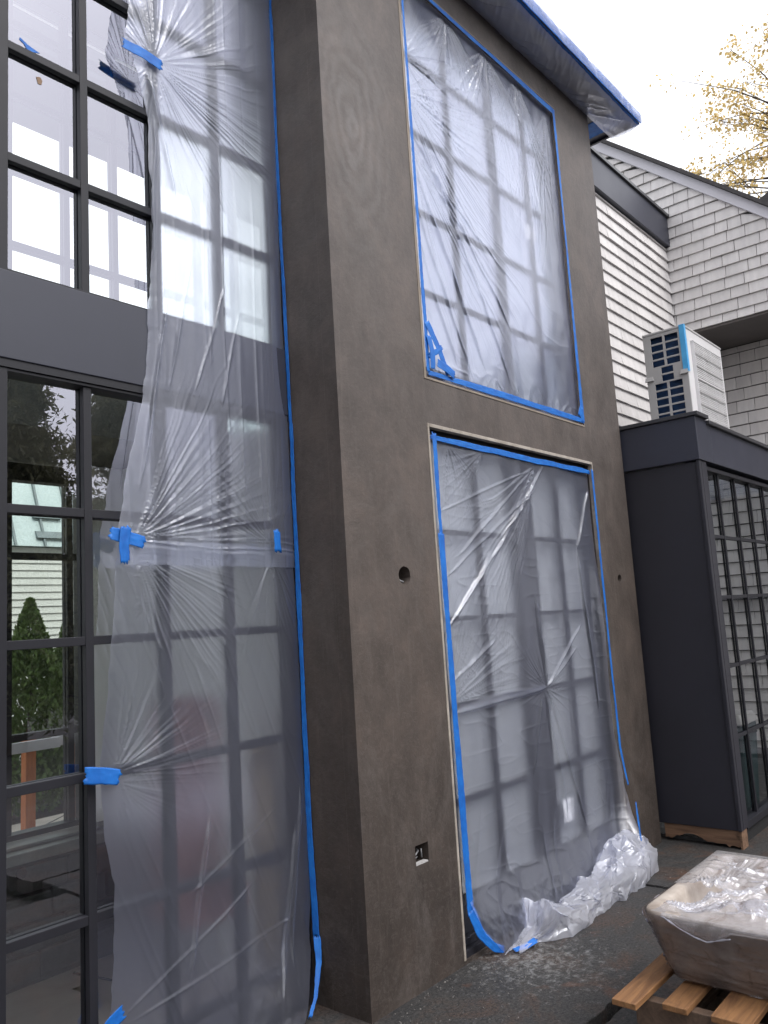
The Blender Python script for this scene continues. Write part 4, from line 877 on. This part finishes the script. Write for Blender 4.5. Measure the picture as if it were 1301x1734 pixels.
# lower right window
tape_strip('masking_tape', [(3.432, yt, 2.69), (3.432, yt, 2.13)], [.036, .026], ny, 'upper blue tape length left of the lower right doors', GT, 20, .005)
tape_strip('masking_tape', [(3.428, yt - .004, 2.145), (3.432, yt - .004, 1.7), (3.440, yt - .004, 1.1), (3.446, yt - .004, .5), (3.452, yt - .006, .22)], [.052, .040, .046, .056, .050], ny, 'long blue tape length left of the lower right doors', GT, 21, .006)
tape_strip('masking_tape', [(3.452, yt - .01, .24), (3.49, yt - .03, .13), (3.57, yt - .05, .04), (3.63, yt - .07, .012)], [.05, .05, .035, .03], (-.2, -1, .1), 'blue tape along the loose lower corner of the door sheet', GT, 22, .01)
tape_strip('masking_tape', [(3.42, 2.548, 2.672), (4.2, 2.548, 2.668), (5.30, 2.548, 2.668)], [.03, .036, .034], ny, 'blue tape along the head of the lower right doors', GT, 23, .007)
tape_strip('masking_tape', [(5.300, yt, 2.68), (5.302, yt, 2.0), (5.305, yt, 1.3), (5.31, yt-.004, .75), (5.325, yt - .03, .50)], [.03, .028, .024, .028, .02], ny, 'blue tape down the right side of the lower right doors', GT, 24, .005)
tape_strip('masking_tape', [(5.20, 2.40, .42), (5.17, 2.38, .30), (5.14, 2.36, .20)], [.02, .03, .02], ny, 'crumpled bit of blue tape in the trailing right edge of the door sheet', GT, 25, .012)
tape_strip('masking_tape', [(3.63, 2.40, .02), (3.70, 2.375, .022), (3.78, 2.36, .03)], .03, (0, -.5, 1), 'blue tape end lying on the paving at the foot of the door sheet', GT, 26, .01)
# eave
GE = 'blue tape on the eave'
tape_strip('masking_tape', [(1.2, 2.30, 5.699), (6.30, 2.30, 5.699)], .055, (0, 0, -1), 'blue tape along the outer edge of the eave', GE, 30, .004)
tape_strip('masking_tape', [(1.2, 2.505, 5.7205), (6.0, 2.505, 5.7205)], .035, (0, 0, -1), 'blue tape where the eave meets the stucco wall', GE, 31, .004)
tape_strip('masking_tape', [(6.10, 2.33, 5.7205), (6.12, 2.9, 5.7205)], .20, (0, 0, -1), 'wide blue tape across the far corner of the eave', GE, 32, .01)
tape_strip('masking_tape', [(1.2, 2.264, 5.742), (6.31, 2.264, 5.742)], .098, ny, 'blue tape along the fascia of the eave', GE, 33, .004)
tape_strip('masking_tape', [(6.3045, 2.28, 5.74), (6.3045, 3.2, 5.74)], .06, (1, 0, 0), 'blue tape round the far end of the eave', GE, 34, .004)

# ================================================================== PALLETS, TUB
def plank(x0, x1, y0, y1, z0, z1, parent, mat='pallet', nm='board', tilt=0):
    q = MB(); q.hexa([(x0, y0, z0), (x1, y0, z0 + tilt), (x1, y1, z0 + tilt), (x0, y1, z0)], [(x0, y0, z1), (x1, y0, z1 + tilt), (x1, y1, z1 + tilt), (x0, y1, z1)])
    return q.build(nm, M[mat], parent, bevel=.003)
GP = 'wooden pallets under the tub'
pt = thing('pallet', (3.5, .9, .135), 'upper of two stacked orange-brown wooden pallets under the wrapped tub', 'pallet', GP)
for k, (x0, y0, y1) in enumerate(((2.86, 1.395, 1.487), (2.945, 1.245, 1.335), (2.925, 1.02, 1.155), (2.93, .80, .92), (2.93, .58, .70))):
    dz = 0 if k != 1 else -.012
    plank(x0, 4.0, y0, y1, .272 + dz, .294 + dz, pt)
for x in (2.99, 3.45, 3.90):
    plank(x, x + .045, .56, 1.46, .165, .259, pt, 'pallet_old', 'stringer')
for y0 in (.6, .95, 1.35): plank(2.94, 4.0, y0, y0 + .09, .143, .164, pt, 'pallet_old')
pt = thing('pallet', (3.5, .9, -.03), 'lower weathered dark pallet resting on the paving', 'pallet', GP)
for (y0, y1) in ((1.33, 1.42), (1.15, 1.25), (.95, 1.05), (.75, .85), (.56, .66)): plank(2.96, 3.98, y0, y1, .118, .1425, pt, 'pallet_old')
for x in (3.0, 3.46, 3.88): plank(x, x + .09, .58, 1.41, -.008, .117, pt, 'pallet_old', 'stringer')
for y0 in (.6, 1.3): plank(2.97, 3.97, y0, y0 + .09, -.034, -.0085, pt, 'pallet_old')

tub = thing('stone_tub', (3.55, .95, .3), 'wide tapered pale stone tub wrapped in film on wooden pallets', 'tub')
def rring(x0, x1, y0, y1, r, z, n=8):
    pts = []
    for (cx0, cy0, a0) in ((x1 - r, y1 - r, 0), (x0 + r, y1 - r, 90), (x0 + r, y0 + r, 180), (x1 - r, y0 + r, 270)):
        for k in range(n): a = R_(a0 + 90 * k / (n - 1)); pts.append((cx0 + r * math.cos(a), cy0 + r * math.sin(a), z))
    return pts
rings = []
prof = [(.0, .295), (.012, .300), (.03, .34), (.058, .44), (.082, .52), (.086, .540), (.082, .5485), (.074, .551), (.045, .551), (.036, .545), (.03, .52), (.0, .42), (-.06, .40)]
bx0, bx1, by0, by1 = 3.145, 3.83, .45, 1.352
for (o_, z) in prof: rings.append(rring(bx0 - o_, bx1 + o_, by0 - o_, by1 + o_, max(.02, .035 + o_ * .4), z))
q = MB(); n = len(rings[0]); q.add([p for r in rings for p in r], [(i * n + k, i * n + (k + 1) % n, (i + 1) * n + (k + 1) % n, (i + 1) * n + k) for i in range(len(rings) - 1) for k in range(n)] + [tuple((len(rings) - 1) * n + k for k in range(n)), tuple(range(n - 1, -1, -1))])
q.build('basin', M['conc'], tub, smooth=True)
# stretch film: tight round the sides, torn and draped over the top
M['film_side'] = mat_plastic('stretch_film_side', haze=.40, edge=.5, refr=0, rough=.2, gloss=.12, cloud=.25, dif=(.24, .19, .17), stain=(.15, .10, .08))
nu, nv = 520, 60
def per(u, o_):      # point on rounded rectangle perimeter
    ring = np.array(rring(bx0 - o_, bx1 + o_, by0 - o_, by1 + o_, .06, 0, 10))[:, :2]; ring = np.vstack([ring, ring[:1]])
    L = np.r_[0, np.cumsum(np.linalg.norm(np.diff(ring, axis=0), axis=1))]; s = u * L[-1]
    return np.interp(s, L, ring[:, 0]), np.interp(s, L, ring[:, 1])
u = np.linspace(0, 1, nu); Xs, Ys, Zs = [], [], []
for j in range(nv):
    t_ = j / (nv - 1); z = .30 + .245 * t_; o_ = np.interp(z, [b_ for a, b_ in prof[:6]], [a for a, b_ in prof[:6]]) + .006
    rel = .005 * (1 - np.abs(vn2(z * 90 + u * 34, u * 5, 140))) ** 4 + .004 * (1 - np.abs(vn2(z * 50 - u * 12, u * 4, 142))) ** 5 + .002 * vn2(u * 60, np.full(nu, z * 40), 141)
    x, y = per(u, o_); cx0, cy0 = (bx0 + bx1) / 2, (by0 + by1) / 2; dx, dy = x - cx0, y - cy0; dl = np.hypot(dx, dy)
    Xs.append(x + dx / dl * rel); Ys.append(y + dy / dl * rel); Zs.append(np.full(nu, z))
film = thing('stretch_film', (3.5, .9, .55), 'torn clear stretch film draped over and round the stone tub', 'plastic film')
link('side_wrap', grid_mesh('side_wrap', np.array(Xs), np.array(Ys), np.array(Zs)), M['film_side'], film, smooth=True)
nu, nv = 330, 340; NF = 50
v = np.linspace(0, 1, nv)[:, None].repeat(nu, 1); Y = .36 + 1.075 * v
kk = np.arange(nu)[None].repeat(nv, 0)
uu = np.clip((kk - NF) / (nu - 1 - NF), 0, 1); X = 3.056 + .87 * uu
h = .022 * fbm2(X * 5, Y * 5, 150, 2) + .018 * (1 - np.abs(vn2(X * 9 + Y * 5, Y * 4 - X * 3, 151))) ** 3 + .010 * (1 - np.abs(vn2(X * 22 + Y * 12, Y * 8 - X * 5, 152))) ** 3
h = h + .030 * (1 - np.abs(vn2(X * 4 - Y * 6, X * 3, 153))) ** 4 + fan(X, Y, 3.07, 1.40, .035, 9, .08, .75, -1.4, .1, seed=158)
clump = np.exp(-((X - 3.16) / .10) ** 2 - ((Y - 1.08) / .13) ** 2) + .8 * np.exp(-((X - 3.12) / .07) ** 2 - ((Y - .85) / .16) ** 2)
h = h + clump * (.030 + .045 * (1 - np.abs(vn2(X * 26, Y * 22, 159))) ** 2)
inner = sst(3.06, 3.17, X) * (1 - sst(3.80, 3.92, X)) * (1 - sst(1.30, 1.43, Y)) * sst(.36, .5, Y)
Z = .556 + inner * (h - .035 * inner) + .006 * clump
zb = interp(Y, [(.36, .50), (.6, .52), (.8, .505), (.967, .535), (1.047, .530), (1.096, .528), (1.127, .505), (1.186, .484), (1.23, .494), (1.279, .514), (1.335, .548), (1.5, .553)])
tt = np.clip(kk / NF, 0, 1); fl = kk < NF
Zf = zb + (.557 - zb) * tt; Xf = 3.042 + (.557 - Zf) * .25 - .010 * np.sin(np.clip(tt, 0, 1) * np.pi) - .007 * (1 - np.abs(vn2(Y * 34 + Zf * 25, Zf * 18, 160))) ** 2 * (1 - tt * .6)
X = np.where(fl, Xf, X); Z = np.where(fl, Zf, Z)
corner = (Y + (X - 3.05) * .45 > 1.395) & ~fl & (X < 3.4)
hole = (fbm2(X * 5 + 3, Y * 5, 155) + .25) < -.45
mask = ~corner & ~(hole & ~fl) & ~(fl & (Y > 1.345))
link('draped_film', grid_mesh('draped_film', X, Y, Z, mask), M['film'], film, smooth=True)
q = MB(); ys_ = np.linspace(1.345, 1.10, 26)
q.tube([(float(3.040 + (.557 - interp(np.array([y]), [(1.127, .505), (1.186, .484), (1.23, .494), (1.279, .514), (1.335, .548)])[0]) * .22) - .008, float(y), float(interp(np.array([y]), [(1.10, .512), (1.127, .505), (1.186, .484), (1.23, .494), (1.279, .514), (1.335, .548)])[0])) for y in ys_], [.0026 + .0016 * float(vn1(k * .8, 5)) for k in range(26)], 7)
q.build('rolled_edge', M['plastic_dense'], film, smooth=True)

# ================================================================== TREES
def smooth_r(n): return RNG.rand(n)
def autumn_tree(base, crown_c, label):
    t = thing('autumn_tree', base, label, 'tree')
    q = MB(); bx, by, bz = base; C = np.array(crown_c)
    q.tube([base, (bx + .1, by, bz + 3), (C[0] + .6, C[1] - .2, C[2] - 3), tuple(C)], [.35, .28, .18, .05], 10); q.build('trunk', M['bark'], t, smooth=True)
    rnd = random.Random(4); tips = []; lb = MB(); 
    for k in range(80):
        a = rnd.uniform(0, 2 * math.pi); el = rnd.uniform(-.5, 1.0); L = rnd.uniform(2.4, 5.2)
        s = C + np.array([0, 0, rnd.uniform(-4.5, 1.5)]); d_ = np.array([math.cos(a) * math.cos(el), math.sin(a) * math.cos(el), math.sin(el) * .8])
        p1 = s + d_ * L * .5 + np.array([0, 0, .2]); p2 = s + d_ * L
        lb.tube([tuple(s), tuple(p1), tuple(p2)], [.035, .018, .006], 5)
        for j in range(9):
            f = rnd.uniform(.35, 1.0); b0 = s + d_ * L * f; dd = d_ + np.array([rnd.gauss(0, .7), rnd.gauss(0, .7), rnd.gauss(0, .5)]); dd /= np.linalg.norm(dd); l2 = rnd.uniform(.35, 1.1)
            e_ = b0 + dd * l2; lb.tube([tuple(b0), tuple(b0 + dd * l2 * .5 + np.array([0, 0, .05])), tuple(e_)], [.008, .006, .003], 4); tips.append((b0, e_))
    lb.build('branches', M['bark'], t)
    A = np.array([x for x, _ in tips]); B = np.array([x for _, x in tips]); ids = RNG.randint(0, len(A), 14000); f = RNG.rand(14000, 1)
    keep = vn2(ids * 1.7, ids * .3, 9) > -.35
    P = (A[ids] * (1 - f) + B[ids] * f + RNG.normal(size=(14000, 3)) * .16)[keep]
    link('foliage', quads_mesh('foliage', leafcloud(len(P), lambda n: (P, np.zeros((n, 3))), .095, 1.3)), M['leaf_yellow'], t)
autumn_tree((30.5, 3.0, -.2), (27.3, 4.9, 16.0), 'tall thin-leaved yellow autumn tree against the white sky')
def conifer(x, y, h, rad, label, seed):
    t = thing('conifer', (x, y, -.2), label, 'tree', 'conifers across the yard, seen as reflections')
    q = MB(); q.tube([(x, y, -.3), (x + .1, y, h * .5), (x, y, h)], [.28, .17, .02], 10); q.build('trunk', M['bark'], t)
    rnd = random.Random(seed); A = []; B = []
    lb = MB()
    for k in range(150):
        f = rnd.uniform(.06, 1); z = f * h; L = rad * (1.05 - f) ** .8 * rnd.uniform(.6, 1.15); a = rnd.uniform(0, 2 * math.pi)
        p0 = np.array([x, y, z]); d_ = np.array([math.cos(a), math.sin(a), .15]); p1 = p0 + d_ * L * .6; p2 = p1 + np.array([d_[0] * L * .4, d_[1] * L * .4, -.12 * L])
        lb.tube([tuple(p0), tuple(p1), tuple(p2)], [.04, .02, .006], 4); A += [p0 + (p1 - p0) * .3, p1]; B += [p1, p2]
    lb.build('branches', M['bark'], t)
    A = np.array(A); B = np.array(B); n = 60000; ids = RNG.randint(0, len(A), n); f = RNG.rand(n, 1)
    P = A[ids] * (1 - f) + B[ids] * f + RNG.normal(size=(n, 3)) * np.array([.20, .20, .10]); P[:, 2] -= np.abs(RNG.normal(size=n)) * .18
    link('foliage', quads_mesh('foliage', leafcloud(n, lambda m_: (P, np.zeros((m_, 3))), .05, 3.2, .6)), M['conifer'], t)
conifer(6.6, -8.6, 7.0, 2.3, 'dark conifer mirrored in the top lower-left pane, nearest the frame', 1)
conifer(9.6, -9.6, 8.3, 2.7, 'conifer mirrored right of the first bar in the lower glazing', 2)
conifer(13.8, -11.5, 6.2, 2.2, 'conifer farther along the yard to the right', 3)
conifer(11.7, -9.8, 6.8, 1.9, 'conifer between two others across the yard', 9)
conifer(2.5, -11.0, 8.0, 2.8, 'broad conifer straight across the yard', 5)
conifer(-4.8, -3.8, 9.5, 2.8, 'big conifer left of the patio', 6)  # added out of view to block light from the left
conifer(-5.4, 0.6, 9.5, 2.6, 'conifer close to the left end of the house', 7)  # second unseen tree added to keep the pier return dark
